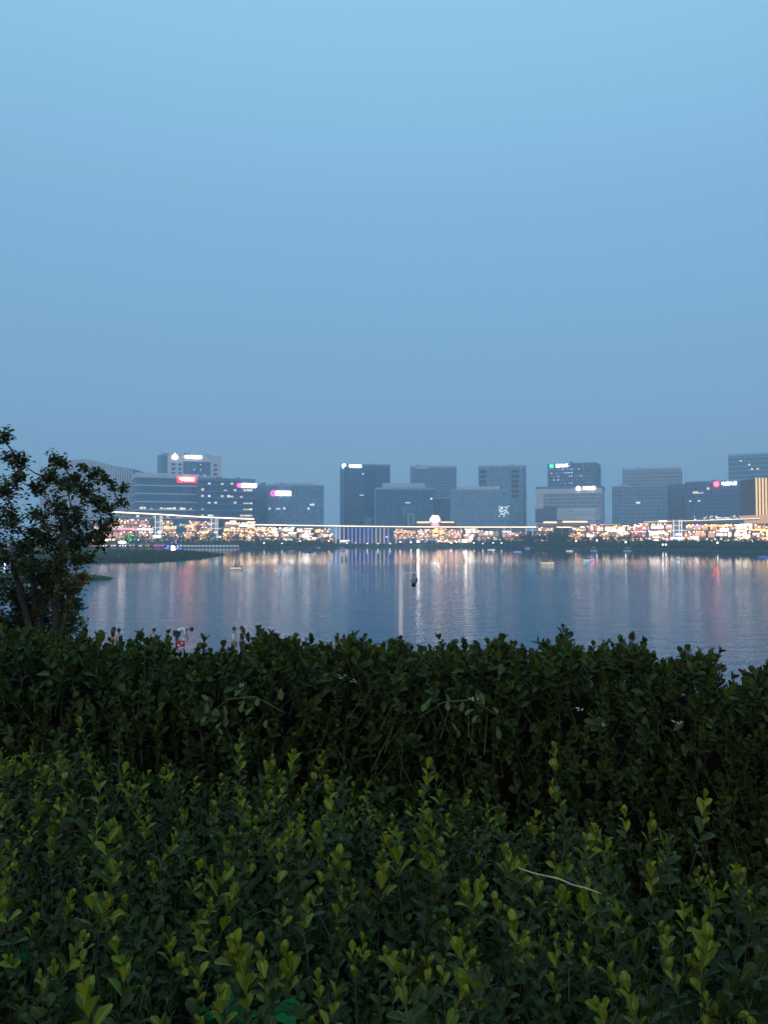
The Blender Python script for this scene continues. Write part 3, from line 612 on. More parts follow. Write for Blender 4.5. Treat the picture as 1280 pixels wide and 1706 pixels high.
# ring walkways with a light strip
def walkway(pts, label, post=14, postm=None, w_=5, th=1.2, postpx=None, strip='strip', sh=.55):
    P = [(X(px, Y), Y, z) for px, Y, z in pts]
    n = 40; Q = []
    for i in range(n):
        s = i / (n - 1) * (len(P) - 1); k = min(int(s), len(P) - 2); f = s - k
        Q.append(tuple(P[k][j] * (1 - f) + P[k + 1][j] * f for j in range(3)))
    o0 = Q[n // 2]; t = thing('footbridge', (o0[0], o0[1], 3), label, 'footbridge')
    loc = lambda p: (p[0] - o0[0], p[1] - o0[1], p[2] - 3)
    Q = [loc(p) for p in Q]
    def ribbon(name, y0, y1, z0, z1, m):
        b = MB(); vs = []
        for (x, y, z) in Q: vs += [(x, y + y0, z + z0), (x, y + y1, z + z0), (x, y + y1, z + z1), (x, y + y0, z + z1)]
        fc = []
        for i in range(n - 1):
            for k in range(4): fc.append((i * 4 + k, i * 4 + (k + 1) % 4, (i + 1) * 4 + (k + 1) % 4, (i + 1) * 4 + k))
        fc += [(0, 3, 2, 1), (n * 4 - 4, n * 4 - 3, n * 4 - 2, n * 4 - 1)]
        b.add(vs, fc, m); return b.build(name, t)
    ribbon('deck', -w_ / 2, w_ / 2, -th, 0, M_mauve)
    ribbon('light_strip', -w_ / 2 - .3, -w_ / 2 - .02, -.45, -.45 + sh, L[strip])
    ribbon('handrail', -w_ / 2 - .2, -w_ / 2 - .1, .9, 1.0, M_white)
    return t, Q, o0
t, Q, o0 = walkway([(426, 560, Z(873.8, 560)), (500, 600, Z(875, 600)), (570, 640, Z(876, 640)), (700, 672, Z(877.5, 672)), (800, 668, Z(877.8, 668)), (900, 640, Z(877.8, 640)), (1000, 590, Z(878.2, 590)), (1062, 560, Z(878.4, 560))], 'long level footbridge edged with a warm light strip above the shops')
lp = glow('post_violet_glow', (.42, .34, 1), 1.1); lp2 = glow('post_pale_glow', (1, .8, .8), .8)  # glow given to the posts in place of light cast on them
for px in np.concatenate([np.arange(560, 652, 6.7), np.arange(660, 1050, 12)]):
    Y = interp(px, [(426, 560), (570, 640), (700, 672), (800, 668), (900, 640), (1062, 560)]); x = X(px, Y) - o0[0]
    zt = Z(interp(px, [(426, 873.8), (700, 877.5), (1062, 878.4)]), Y) - 3 - 1.3
    i = min(range(len(Q)), key=lambda k: abs(Q[k][0] - x)); q = MB(); q.tube([(x, Q[i][1], -.2), (x, Q[i][1], zt + .3)], .32, (lp if px < 655 and random.random() < .6 else lp2) if px < 655 or random.random() < .5 else M_white, 6); q.build('post', t)
ramp_l = walkway([(186, 585, Z(852.8, 585)), (260, 610, Z(856.5, 610)), (340, 640, Z(861.5, 640)), (424, 640, Z(864.8, 640))], 'upper walkway with a bright light strip sloping across the left terraces', sh=.8)
ramp_r = walkway([(1072, 600, Z(869.3, 600)), (1130, 580, Z(867.6, 580)), (1200, 560, Z(865.5, 560)), (1264, 545, Z(863.4, 545))], 'upper walkway with a thin light strip over the right terraces', strip='warm', sh=.45)

# gate pavilion with lit cloud emblem
Y = 735; t = thing('gate_pavilion', (X(725, Y), Y, 3), 'pavilion with glowing white cloud shaped emblem rising above the footbridge', 'pavilion')
q = MB(); q.box(-20, 20, 0, 12, 0, Z(873, Y) - 3, M_brown); q.build('hall', t)
q = MB(); q.box(-16.5, -4.5, -1.4, -.2, Z(871.5, Y) - 3, Z(869, Y) - 3, L['warm']); q.build('eave_light', t); q = MB(); q.box(5.5, 17.5, -1.4, -.2, Z(871, Y) - 3, Z(869, Y) - 3, L['warm']); q.build('eave_light', t)
q = MB(); q.box(-19, -4.6, -2, 12, Z(869, Y) - 2.98, Z(868.2, Y) - 2.5, M_mauve); q.box(5.6, 19, -2, 12, Z(869, Y) - 2.98, Z(868.2, Y) - 2.5, M_mauve); q.build('roof', t)
q = MB(); zc = Z(866, Y) - 3
for (a, c_, r) in ((-2.6, 0, 2.3), (2.6, 0, 2.3), (-1.3, 2.2, 2.1), (1.7, 2.2, 1.9), (0, -1, 2.2)): q.ball((a, -2, zc + c_), r, glow('cloud_emblem', (.9, 1, .98), 6), 10, 6, (1, .35, 1))
q.build('cloud_emblem', t)
q = MB(); q.box(-3.4, 3.6, -1.8, -1.2, zc - 6, zc - 3.2, L['pink']); q.build('emblem_panel', t)
# lit roof canopies right of centre
for (a, b_, py, lab) in ((906, 928, 870, 'small shop pavilion with short bright canopy under the left of the panelled office'), (938, 979, 869, 'shop pavilion with long bright canopy below the interlocking panel office'), (1000, 1035, 875, 'low shop pavilion with gold canopy behind the bridge end')):
    Y = 700; xa, xb = X(a, Y), X(b_, Y); t = thing('shop_pavilion', ((xa + xb) / 2, Y, 3), lab, 'pavilion'); hw = (xb - xa) / 2; zt = Z(py, Y) - 3
    q = MB(); q.box(-hw - 2, hw + 2, 0, 14, 0, zt - 1.6, M_mauve); q.build('hall', t)
    q = MB(); q.box(-hw, hw, -1.2, 0, zt - .8, zt + .6, L['warm']); q.build('canopy_light', t)
    q = MB(); q.box(-hw - 2.4, hw + 2.4, -1.6, 15, zt + .62, zt + 1.3, M_brown); q.build('roof', t)

# stone arch gate at the water's edge
Y = 672; t = thing('stone_arch', (X(719, Y), Y, .4), 'pinkish stone arch over a dark tunnel at the water edge', 'arch')
q = MB(); r0, r1 = 5.2, 6.8; n = 14; vs = []
for i in range(n + 1):
    a = math.pi * i / n
    for rr, yy in ((r0, -1.5), (r1, -1.5), (r1, 1.5), (r0, 1.5)): vs.append((rr * math.cos(a), yy, rr * math.sin(a)))
q.add(vs, [(i * 4 + k, i * 4 + (k + 1) % 4, (i + 1) * 4 + (k + 1) % 4, (i + 1) * 4 + k) for i in range(n) for k in range(4)], glow('arch_stone_glow', (.75, .55, .66), .35)); q.build('arch_ring', t)  # the stone itself glows faintly, in place of light on the arch
q = MB(); q.box(-5.1, 5.1, 1.6, 2.4, 0, 5.0, M_dark); q.build('tunnel_dark_panel', t)  # flat dark panel stands in for the shade of the tunnel
q = MB()
for sx in (-1, 1): q.box(*sorted((sx * 6.9, sx * 24)), -.5, 1.4, 0, 2.4, M_pave)
q.build('quay_wall', t)

# shore lamps: bright floodlights that give the long streaks on the water
def flood(px, py, r, m, label, Yb=2):
    Y = shoreY(px) + Yb; z = Z(py, Y); t = thing('shore_lamp', (X(px, Y), Y, .4), label, 'lamp', 'lamps along the far waterside')
    q = MB(); q.tube([(0, 0, 0), (0, 0, z - .4)], .12, M_dark, 6); q.build('post', t)
    q = MB(); q.ball((0, 0, z - .4 + r * .5), r, m, 8, 6); q.build('lamp_globe', t)
M_fl = L['flood']
flood(697, 903, 1.0, glow('flood_strong', (1, .9, .9), 24), 'very bright white floodlight left of the stone arch')
flood(776, 903, 1.2, glow('flood_mid', (1, .88, .78), 8), 'bright warm floodlight right of the stone arch')
rl = [(578, 905), (593, 905), (612, 906), (630, 906), (650, 906), (667, 903), (731, 902), (743, 902), (752, 905), (761, 903), (790, 905), (805, 906), (822, 905), (836, 905), (685, 904)]
for i, (px, py) in enumerate(rl): flood(px, py, .45, glow('small_lamp', (1, .72, .72), 12) if 660 < px < 790 else glow('small_lamp_w', (.9, .95, 1), 6), ('small pinkish lamp ' if 660 < px < 790 else 'small white lamp ') + 'on the central quay ' + ('at the left end of the stone terrace', 'second along the stone terrace', 'below the green lit kiosk', 'right of the green lit kiosk', 'at the right end of the violet columns', 'below the orange shops', 'close right of the stone arch', 'below the golden shops', 'below the orange and pink shops', 'left of the warm floodlight', 'right of the warm floodlight', 'below the grey shops', 'left of the pink bits', 'below the thin footbridge posts', 'left of the very bright floodlight')[i])
rl = [(960, 902, 'cream'), (995, 901, 'white'), (1043, 904, 'white'), (1105, 908, 'white'), (1110, 908, 'white'), (1196, 905, 'white'), (440, 905, 'cream'), (470, 906, 'cream'), (500, 902, 'cream'), (548, 902, 'cream')]
for i, (px, py, m) in enumerate(rl): flood(px, py, .5, glow('lamp_' + m, (1, .9, .78) if m == 'cream' else (1, 1, 1), 6), 'small lamp in the bank shrubs ' + ('below the orange shops', 'below the red lit shops', 'below the crimson shops', 'below the bright white shops, left of a pair', 'below the bright white shops, right of a pair', 'below the long orange bar', 'below the low warm shops', 'below the teal lit shops', 'below the brightest cream shops', 'beside the violet columns')[i])

# quay wall pieces: stone terrace steps in the centre
Yc = 660
t = thing('stepped_terrace', (X(660, 690), 690, 3), 'pale curved stone terrace sloping to the water below the violet columns', 'terrace')
q = MB()
for k in range(5): q.box(X(566, 690) - X(660, 690) - 0 + k * 3, X(748, 690) - X(660, 690) - k * 6, -16 + k * 3.4, -12.6 + k * 3.4, -1, .2 + .8 * k, M_pave)
q.build('step', t)
for (px, m, lab) in ((581, 'cream', 'low cream lit kiosk between the violet columns'), (617, 'green', 'low green lit kiosk between the violet columns')):
    Y = 690; t = thing('kiosk', (X(px, Y), Y, 3.6), lab, 'kiosk')
    q = MB(); q.box(-8, 8, 0, 5, 0, 2.2, M_white); q.build('wall', t); q = MB(); q.box(-7, 6.5, -.3, -.02, .4, 1.8, L[m]); q.build('lit_window', t)
    q = MB(); q.box(-9, 9, -1, 6, 2.22, 2.8, M_roof); q.build('roof', t)

# boardwalk left
Y = 590; t = thing('boardwalk', (X(350, Y), Y, .1), 'pale railed boardwalk running low over the water behind the peninsula', 'boardwalk')
xa, xb = X(300, Y) - X(350, Y), X(398, Y) - X(350, Y); q = MB(); q.box(xa, xb, -1.5, 1.5, .5, .9, M_white); q.build('deck', t)
q = MB(); q.box(xa, xb, -1.5, -1.4, 1.0, 2.0, glow('boardwalk_fascia_glow', (.85, .85, .9), .35)); q.build('railing_panel', t)  # panel glows faintly, imitating the light that falls on it
q = MB(); k = xa
while k < xb: q.box(k, k + .5, -1.62, -1.52, -1, 2.1, M_dark); k += 2.6
q.build('railing_post', t, kind='stuff')

# plaza on the peninsula: stalls, lamps, glowing figures
def stall(px, Y, m, label, wpx=12, z=1.0, h=3.4):
    t = thing('market_stall', (X(px, Y), Y, z), label, 'market stall', 'stalls on the left shore'); hw = wpx / 2 * Y / F
    for sx in (-1, 1):
        for sy in (-1.5, 1.5): q = MB(); q.tube([(sx * (hw - .2), sy, -1), (sx * (hw - .2), sy, h - .9)], .08, M_dark, 5); q.build('post', t)
    q = MB(); q.add([(-hw, -2, h - 1), (hw, -2, h - 1), (hw, 2, h - 1), (-hw, 2, h - 1), (0, 0, h)], [(0, 1, 4), (1, 2, 4), (2, 3, 4), (3, 0, 4), (3, 2, 1, 0)], M_mauve); q.build('canopy', t)
    q = MB(); q.box(-hw + .3, hw - .3, -1, 1, -.8, 1, M_mauve); q.build('counter', t)
    q = MB(); k = -hw + .5
    while k < hw - .5: q.box(k, k + .5, -1.6, -1.3, h - 1.6, h - 1.1, m); k += random.uniform(.8, 1.8)
    q.build('lamp', t, kind='stuff')
st = [(160, 440, 'orange', 'stall with orange lamps beside the tree'), (174, 425, 'white', 'stall with white lamps just right of the tree'), (190, 440, 'warm', 'stall with warm lamps below the green lit tree'), (206, 430, 'white', 'white lamped stall under the oval lamp'), (222, 440, 'pink', 'pinkish stall fourth from the glowing figure'), (236, 430, 'warm', 'stall with yellow warm lamps near the oval lamp'),
      (248, 440, 'orange', 'orange stall left of the magenta stall'), (262, 430, 'magenta', 'magenta lit stall left of the blue glow'), (272, 440, 'magenta', 'small magenta stall touching the blue glow'), (300, 430, 'cool', 'pale stall right of the glowing white figure'),
      (10, 440, 'orange', 'orange lamped stall at the left picture edge behind the tree'), (40, 440, 'teal', 'teal lamped stall behind the tree'), (70, 440, 'warm', 'warm lamped stall behind the tree crown')]
for px, Y, m, lab in st: stall(px, Y, L[m], lab, random.uniform(9, 14))
def shape(name, px, py, Y, build, label, cat):
    p = W(px, py, Y); t = thing(name, (p.x, Y, 1.0), label, cat); build(t, p.z - 1.0)
def b1(t, z):
    q = MB(); q.ball((0, 0, z + .9), .9, L['flood'], 8, 6, (1, .6, 1)); q.ball((.3, 0, z - .7), 1.1, glow('figure_white', (.9, .92, 1), 26), 8, 6, (1, .6, .9)); q.ball((1.1, 0, z + 1.0), .4, L['flood'], 6, 4); q.build('figure', t, smooth=True)
    q = MB()
    for k in range(26): a = random.uniform(0, 6.28); r = random.uniform(1.6, 4.2); q.ball((r * math.cos(a), random.uniform(0, 1), z + r * .75 * math.sin(a)), .32, L['blue'], 5, 4)  # small glowing balls imitate the blue halo around the figure
    q.tube([(-4.5, .6, -1), (-4.5, .6, z + 2)], .1, M_dark); q.tube([(4.5, .6, -1), (4.5, .6, z + 2)], .1, M_dark); q.build('blue_halo_balls', t, kind='stuff')
shape('glowing_figure', 287, 914, 415, b1, 'glowing white figure ringed by blue lights on the tip of the left plaza', 'light figure')
def b2(t, z):
    q = MB(); q.tube([(0, 0, 0), (0, 0, z)], .12, M_dark); q.build('post', t); q = MB(); q.ball((0, 0, z + .5), 1.0, L['flood'], 10, 6, (2.3, 1, .8)); q.build('lamp_globe', t)
shape('oval_lamp', 203, 905, 430, b2, 'bright white oval lamp on a post right of the tree', 'lamp')
shape('oval_lamp', 172, 901, 430, b2, 'bright white oval lamp half behind the tree leaves', 'lamp')
def b3(t, z):
    q = MB(); q.tube([(0, 0, 0), (0, 0, z)], .08, M_dark); q.build('post', t); q = MB(); q.tube([(0, 0, z), (0, 0, z + 1.4)], .16, L['white'], 8); q.build('lamp_tube', t)
shape('tube_lamp', 7, 945, 200, b3, 'upright white tube lamp at the left picture edge behind the tree', 'lamp')

# ------------------------------------------------------------------ far trees and shrubs
def crown_mesh(seed, w_, h_, n, ssz):
    r = np.random.default_rng(seed); lob = r.normal(0, 1, (7, 3)) * [w_ * .24, w_ * .24, h_ * .16] + [0, 0, h_ * .62]
    c = lob[r.integers(0, 7, n)]; d = r.normal(0, 1, (n, 3)); d /= np.linalg.norm(d, axis=1)[:, None]
    p = c + d * (r.uniform(.5, 1, n) ** .5)[:, None] * [w_ * .24, w_ * .24, h_ * .22]
    a = r.normal(0, 1, (n, 3)); a /= np.linalg.norm(a, axis=1)[:, None]; b = np.cross(a, r.normal(0, 1, (n, 3))); b /= np.linalg.norm(b, axis=1)[:, None]
    s = r.uniform(.5, 1.2, n)[:, None] * ssz
    V = np.stack([p - a * s, p - b * s * .7, p + a * s, p + b * s * .7], 1).reshape(-1, 3); return V
def far_tree_mesh(seed, w_, h_, n=170, ssz=.5):
    V = crown_mesh(seed, w_, h_, n, ssz); q = MB(); q.tube([(0, 0, -.5), (0, 0, h_ * .5)], [.25, .12], M_wood, 5, cap=False)
    nv = len(V); V2 = np.vstack([V, np.array(q.v)]); Fq = np.vstack([np.arange(nv).reshape(-1, 4), np.array(q.f) + nv])
    mi = [0] * (nv // 4) + [1] * len(q.f); return np_mesh('shore_tree', V2, Fq, [M_crown, M_wood], mi, smooth=False)
SHORT = {150: 'shops behind the tree', 186: 'dim pinkish shops', 226: 'mauve shops', 272: 'brownish shops', 300: 'diagonal stair', 322: 'small orange shops', 368: 'bright orange shops', 396: 'yellow lit shops', 426: 'low warm shops', 468: 'teal lit shops', 500: 'brightest cream shops', 530: 'gold and cream shops', 654: 'orange shops by the violet columns', 690: 'pink and gold shops', 716: 'golden shops', 742: 'orange and pink shops', 768: 'square white panel', 792: 'grey shops', 830: 'slender footbridge posts', 884: 'short lit roof', 944: 'panelled office', 972: 'red lit shops', 1000: 'right footbridge end', 1048: 'crimson shops', 1078: 'very bright white shops', 1138: 'purple strip shops', 1176: 'long orange light bar', 1220: 'cream white shops', 1252: 'golden fins'}
protos = [far_tree_mesh(i, w_, h_) for i, (w_, h_) in enumerate(((7, 8), (6, 9), (8, 7), (5, 6), (9, 8.5)))]
used = [False] * 5
def place_tree(px, back, s, lab, grp):
    Y = shoreY(px) + back; k = random.randrange(5); o_ = protos[k]
    if used[k]: o_ = protos[k].copy(); sc.collection.objects.link(o_)
    used[k] = True; o_.location = (X(px, Y), Y, interp(back, [(0, .4), (9, 2.3), (14, 3), (60, 3)]) - .1); o_.scale = (s, s, s * random.uniform(.85, 1.15)); o_.rotation_euler.z = random.uniform(0, 6)
    w1 = 'small' if s < .6 else ('medium sized' if s < .9 else 'large')
    w2 = 'by the water' if back < 14 else ('mid bank' if back < 21 else 'high on the bank')
    best = min(S, key=lambda q: abs((q[0] + q[1]) / 2 - px)); short = SHORT[best[0]]; f = (px - best[0]) / (best[1] - best[0])
    w3 = 'left of' if f < -.05 else ('below the left of' if f < .33 else ('below the middle of' if f < .67 else ('below the right of' if f < 1.05 else 'right of')))
    if len((w1 + w2 + w3 + short).split()) > 9: w1 = {'medium sized': 'medium'}.get(w1, w1); w3 = w3.replace('below the ', '')
    tag(o_, (w1 + ' dark tree ' + w2 + ' ' + w3 + ' the ' + short) if grp else lab, 'tree', grp)
for (x0, x1, n, s0, s1, lab) in ((186, 300, 14, .7, 1.1, 'dark round tree in the row below the left terraces'), (300, 425, 24, .7, 1.1, 'dark bushy tree on the bank below the orange shops'), (425, 560, 22, .5, .95, 'small dark tree on the bank below the cream lit shops'),
    (792, 880, 12, .6, .95, 'dark tree in front of the dim shops right of the arch'), (868, 945, 20, .9, 1.35, 'large dark tree in the dense clump right of the footbridge middle'), (945, 1060, 24, .6, .95, 'dark tree on the bank below the orange and red shops'), (1060, 1300, 40, .42, .72, 'low dark tree on the bank below the right hand shops')):
    for k in range(n): place_tree(x0 + (x1 - x0) * (k + random.random()) / n, random.uniform(9, 27), random.uniform(s0, s1), lab, lab.replace('tree', 'trees', 1))
t = place_tree(745, 24, .9, 'single dark tree right above the stone arch', None)
def shrubs(name, x0, x1, n, h, label):
    v = []
    for _ in range(n):
        px = random.uniform(x0, x1); bk = random.uniform(.5, 16); Y = shoreY(px) + bk; z = interp(bk, [(0, .4), (9, 2.3), (14, 3)]) + random.uniform(-.2, h); x = X(px, Y)
        a = Vector((random.gauss(0, 1), random.gauss(0, 1), random.gauss(0, 1))).normalized(); b = a.cross(Vector((random.gauss(0, 1), random.gauss(0, 1), random.gauss(0, 1)))).normalized(); s = random.uniform(.3, .75); p = Vector((x, Y, z))
        v += [p - a * s, p - b * s, p + a * s, p + b * s]
    V = np.array([tuple(q) for q in v]); return tag(np_mesh(name, V, np.arange(len(V)).reshape(-1, 4), [M_crown], np.zeros(len(V) // 4), kind='stuff', smooth=False), label, 'shrubs')
shrubs('shrub_belt', 170, 560, 9000, 2.6, 'dense dark shrub belt along the left part of the far bank')
shrubs('shrub_belt', 560, 790, 900, .4, 'thin low shrubs at the foot of the central stone terrace')
shrubs('shrub_belt', 790, 1400, 16000, 2.6, 'dense dark shrub belt along the right part of the far bank')
# green lit tree on the plaza, part of its leaves glow
o_ = np_mesh('lit_tree', crown_mesh(50, 6, 7, 150, .5), np.arange(600).reshape(-1, 4), [M_crown, L['green']], (rng.random(150) < .22).astype(int), smooth=False)
p = W(217, 897, 440); o_.location = (p.x, 440, p.z - 4); tag(o_, 'small tree hung with green lights above the left stalls', 'tree')

# ------------------------------------------------------------------ people
M_skin = mat('skin', (.42, .27, .2), .6); M_hair = mat('hair_black', (.012, .01, .01), .5)
def skin_mesh(pts, edges, rad, m, root=0, sub=1):
    me = bpy.data.meshes.new('b'); me.from_pydata(pts, edges, []); o_ = bpy.data.objects.new('b', me); link(o_)
    md = o_.modifiers.new('s', 'SKIN'); me.skin_vertices[0].data[root].use_root = True
    for i, r in enumerate(rad): me.skin_vertices[0].data[i].radius = (r, r)
    s2 = o_.modifiers.new('d', 'SUBSURF'); s2.levels = sub; s2.render_levels = sub
    dg = bpy.context.evaluated_depsgraph_get(); r_ = bpy.data.meshes.new_from_object(o_.evaluated_get(dg)); bpy.data.objects.remove(o_)
    r_.materials.clear(); r_.materials.append(m); r_.polygons.foreach_set('use_smooth', [True] * len(r_.polygons)); return r_
def pose(kind):
    if kind == 'stand': J = dict(pel=(0, 0, .95), waist=(0, 0, 1.12), chest=(0, 0, 1.35), neck=(0, 0, 1.5), head0=(0, -.01, 1.58), head1=(0, -.02, 1.70), lh=(-.09, 0, .9), lk=(-.1, -.02, .5), la=(-.11, 0, .09), lt=(-.12, -.15, .04), rh=(.09, 0, .9), rk=(.1, -.02, .5), ra=(.11, 0, .09), rt=(.12, -.15, .04), ls=(-.18, 0, 1.42), le=(-.24, 0, 1.14), lw=(-.24, -.08, .88), lf=(-.24, -.1, .79), rs=(.18, 0, 1.42), re=(.24, 0, 1.14), rw=(.24, -.08, .88), rf=(.24, -.1, .79))
    elif kind == 'bend': J = dict(pel=(0, 0, .92), waist=(.14, 0, 1.02), chest=(.36, 0, 1.1), neck=(.5, 0, 1.1), head0=(.58, 0, 1.08), head1=(.69, 0, 1.03), lh=(-.0, -.09, .88), lk=(.04, -.1, .48), la=(-.02, -.1, .09), lt=(.13, -.1, .04), rh=(0, .09, .88), rk=(.04, .1, .48), ra=(-.02, .1, .09), rt=(.13, .1, .04), ls=(.40, -.17, 1.08), le=(.44, -.2, .80), lw=(.5, -.16, .56), lf=(.52, -.15, .47), rs=(.40, .17, 1.08), re=(.44, .2, .80), rw=(.5, .16, .56), rf=(.52, .15, .47))
    else: J = dict(pel=(0, 0, .1), waist=(0, 0, .27), chest=(0, -.01, .48), neck=(0, 0, .63), head0=(0, -.01, .71), head1=(0, -.02, .83), lh=(-.09, -.06, .1), lk=(-.11, -.44, .16), la=(-.11, -.5, -.25), lt=(-.11, -.62, -.28), rh=(.09, -.06, .1), rk=(.11, -.44, .16), ra=(.11, -.5, -.25), rt=(.11, -.62, -.28), ls=(-.18, 0, .55), le=(-.24, -.08, .3), lw=(-.16, -.3, .22), lf=(-.14, -.38, .22), rs=(.18, 0, .55), re=(.24, -.08, .3), rw=(.16, -.3, .22), rf=(.14, -.38, .22))
    return J
RAD = dict(pel=.12, waist=.11, chest=.13, neck=.05, head0=.075, head1=.085, lh=.085, lk=.055, la=.04, lt=.035, ls=.055, le=.038, lw=.028, lf=.03, rh=.085, rk=.055, ra=.04, rt=.035, rs=.055, re=.038, rw=.028, rf=.03)
EDG = [('pel', 'waist'), ('waist', 'chest'), ('chest', 'neck'), ('neck', 'head0'), ('head0', 'head1'), ('pel', 'lh'), ('lh', 'lk'), ('lk', 'la'), ('la', 'lt'), ('pel', 'rh'), ('rh', 'rk'), ('rk', 'ra'), ('ra', 'rt'), ('chest', 'ls'), ('ls', 'le'), ('le', 'lw'), ('lw', 'lf'), ('chest', 'rs'), ('rs', 're'), ('re', 'rw'), ('rw', 'rf')]
cache = {}
def sub_skin(J, keys, scale, m, ck):
    if ck in cache: return cache[ck]
    ks = [k for k in J if k in keys]; idx = {k: i for i, k in enumerate(ks)}
    cache[ck] = skin_mesh([J[k] for k in ks], [(idx[a], idx[b]) for a, b in EDG if a in idx and b in idx], [RAD[k] * scale for k in ks], m); return cache[ck]
def person(loc, rz, kind, top, bottom, label, hair='short', scale=1, group=None):
    J = pose(kind); t = thing('person', loc, label, 'person', group, rz); t.scale = (scale,) * 3
    def part(name, me): o_ = bpy.data.objects.new(name, me); link(o_, t); return o_
    part('body', sub_skin(J, set(J), 1.0, M_skin, ('body', kind)))
    part('shirt', sub_skin(J, {'pel', 'waist', 'chest', 'ls', 'rs', 'le', 're'}, 1.22, top, ('top', kind, top.name)))
    part('trousers', sub_skin(J, {'pel', 'lh', 'lk', 'la', 'rh', 'rk', 'ra'}, 1.25, bottom, ('bot', kind, bottom.name)))
    h = Vector(J['head1']); q = MB(); d = (h - Vector(J['neck'])).normalized(); c_ = h + d * .02 + Vector((0, .025, 0) if kind != 'bend' else (0, 0, .03))
    q.ball(c_, .112, M_hair, 10, 8, (.95, 1.0, 1.05) if hair == 'short' else (1.05, 1.05, 1.1))
    if hair == 'long': q.tube([c_ + Vector((0, .03, 0)), c_ + Vector((0, .08, -.15)), c_ + Vector((0, .09, -.38))], [.1, .11, .06], M_hair, 8)
    q.build('hair', t, smooth=True)
    q = MB()
    f = Vector((0, -1, 0)) if kind != 'bend' else Vector((.3, 0, -.95)); s_ = Vector((1, 0, 0)) if kind != 'bend' else Vector((0, 1, 0)); u = d
    q.ball(h + f * .088 - u * .02, .018, M_skin, 6, 4); q.build('nose', t)
    for k in (-1, 1): q = MB(); q.ball(h + f * .078 + s_ * .03 * k + u * .012, .011, M_hair, 6, 4); q.build('eye', t); q = MB(); q.ball(h + s_ * .09 * k - u * .01, .022, M_skin, 6, 4); q.build('ear', t)
    q = MB(); q.ball(h + f * .08 - u * .055, .016, mat('lips', (.3, .08, .07)), 6, 4, (1.4, 1, .5)); q.build('mouth', t)
    return t
C = {k: mat('cloth_' + k, c, .85, var=.1, scale=8) for k, c in dict(white=(.7, .7, .72), rose=(.55, .40, .40), black=(.02, .02, .025), navy=(.03, .04, .08), khaki=(.3, .26, .18), red=(.5, .03, .04), yellow=(.6, .55, .2)).items()}
def pers_at(px, py, Y, kind, *a, **k):
    hz = near_z(X(px, Y), Y) - .02; return person((X(px, Y), Y, hz), k.pop('rz', 0), kind, *a, **k)
pers_at(135, 1036, 36.5, 'stand', C['white'], C['navy'], 'dark haired person in a white top half hidden beside the tree foot', rz=R(60), scale=1.0)
pers_at(191, 1042, 40, 'stand', C['rose'], C['khaki'], 'woman with long dark hair in a pale rose top behind the hedge', hair='long', rz=R(170), scale=.99)
pers_at(200, 1048, 40.5, 'stand', C['black'], C['black'], 'person in black close beside the woman in pale rose', rz=R(150), scale=.93)
pers_at(258, 1053, 41, 'stand', C['black'], C['khaki'], 'dark haired person in black and white clothes left of the bending man', rz=R(-20), scale=.90)
bm_ = (X(296, 40.6), 40.6, 1.30)
q = MB(); q.box(-.7, .9, -.35, .35, -.7, 0, M_concrete); tag(q.build('stone_block', loc=bm_), 'low stone block that the bending man stands on behind the hedge', 'stone block')
person(bm_, 0, 'bend', C['white'], C['navy'], 'man in a white shirt bending forward to the right', scale=1.05)
tq = thing('shoulder_bag', (X(303, 40.2), 40.2, 1.58), 'red patterned bag hanging in front of the bending man', 'bag')
q = MB(); q.box(-.19, .17, -.08, .08, 0, .30, C['red']); q.build('bag_body', tq)
q = MB(); q.tube([(-.16, 0, .3), (-.1, 0, .44), (.08, 0, .44), (.14, 0, .3)], .015, C['white'], 5); q.build('strap', tq)
q = MB(); q.box(-.15, -.04, -.1, -.081, .05, .12, C['white']); q.build('patch', tq); q = MB(); q.box(.02, .11, -.1, -.081, .15, .22, C['white']); q.build('patch', tq)
pers_at(391, 1050, 41, 'stand', C['white'], C['khaki'], 'man in a white shirt facing the long haired woman', rz=R(90), scale=.93)
pers_at(404, 1049, 41.3, 'stand', C['black'], C['black'], 'woman with long black hair in dark clothes facing the man in white', hair='long', rz=R(-90), scale=.94)
pers_at(563, 1066, 40.5, 'stand', C['rose'], C['navy'], 'person in a dull rose top seen just above the hedge near the middle', rz=R(30), scale=.80)

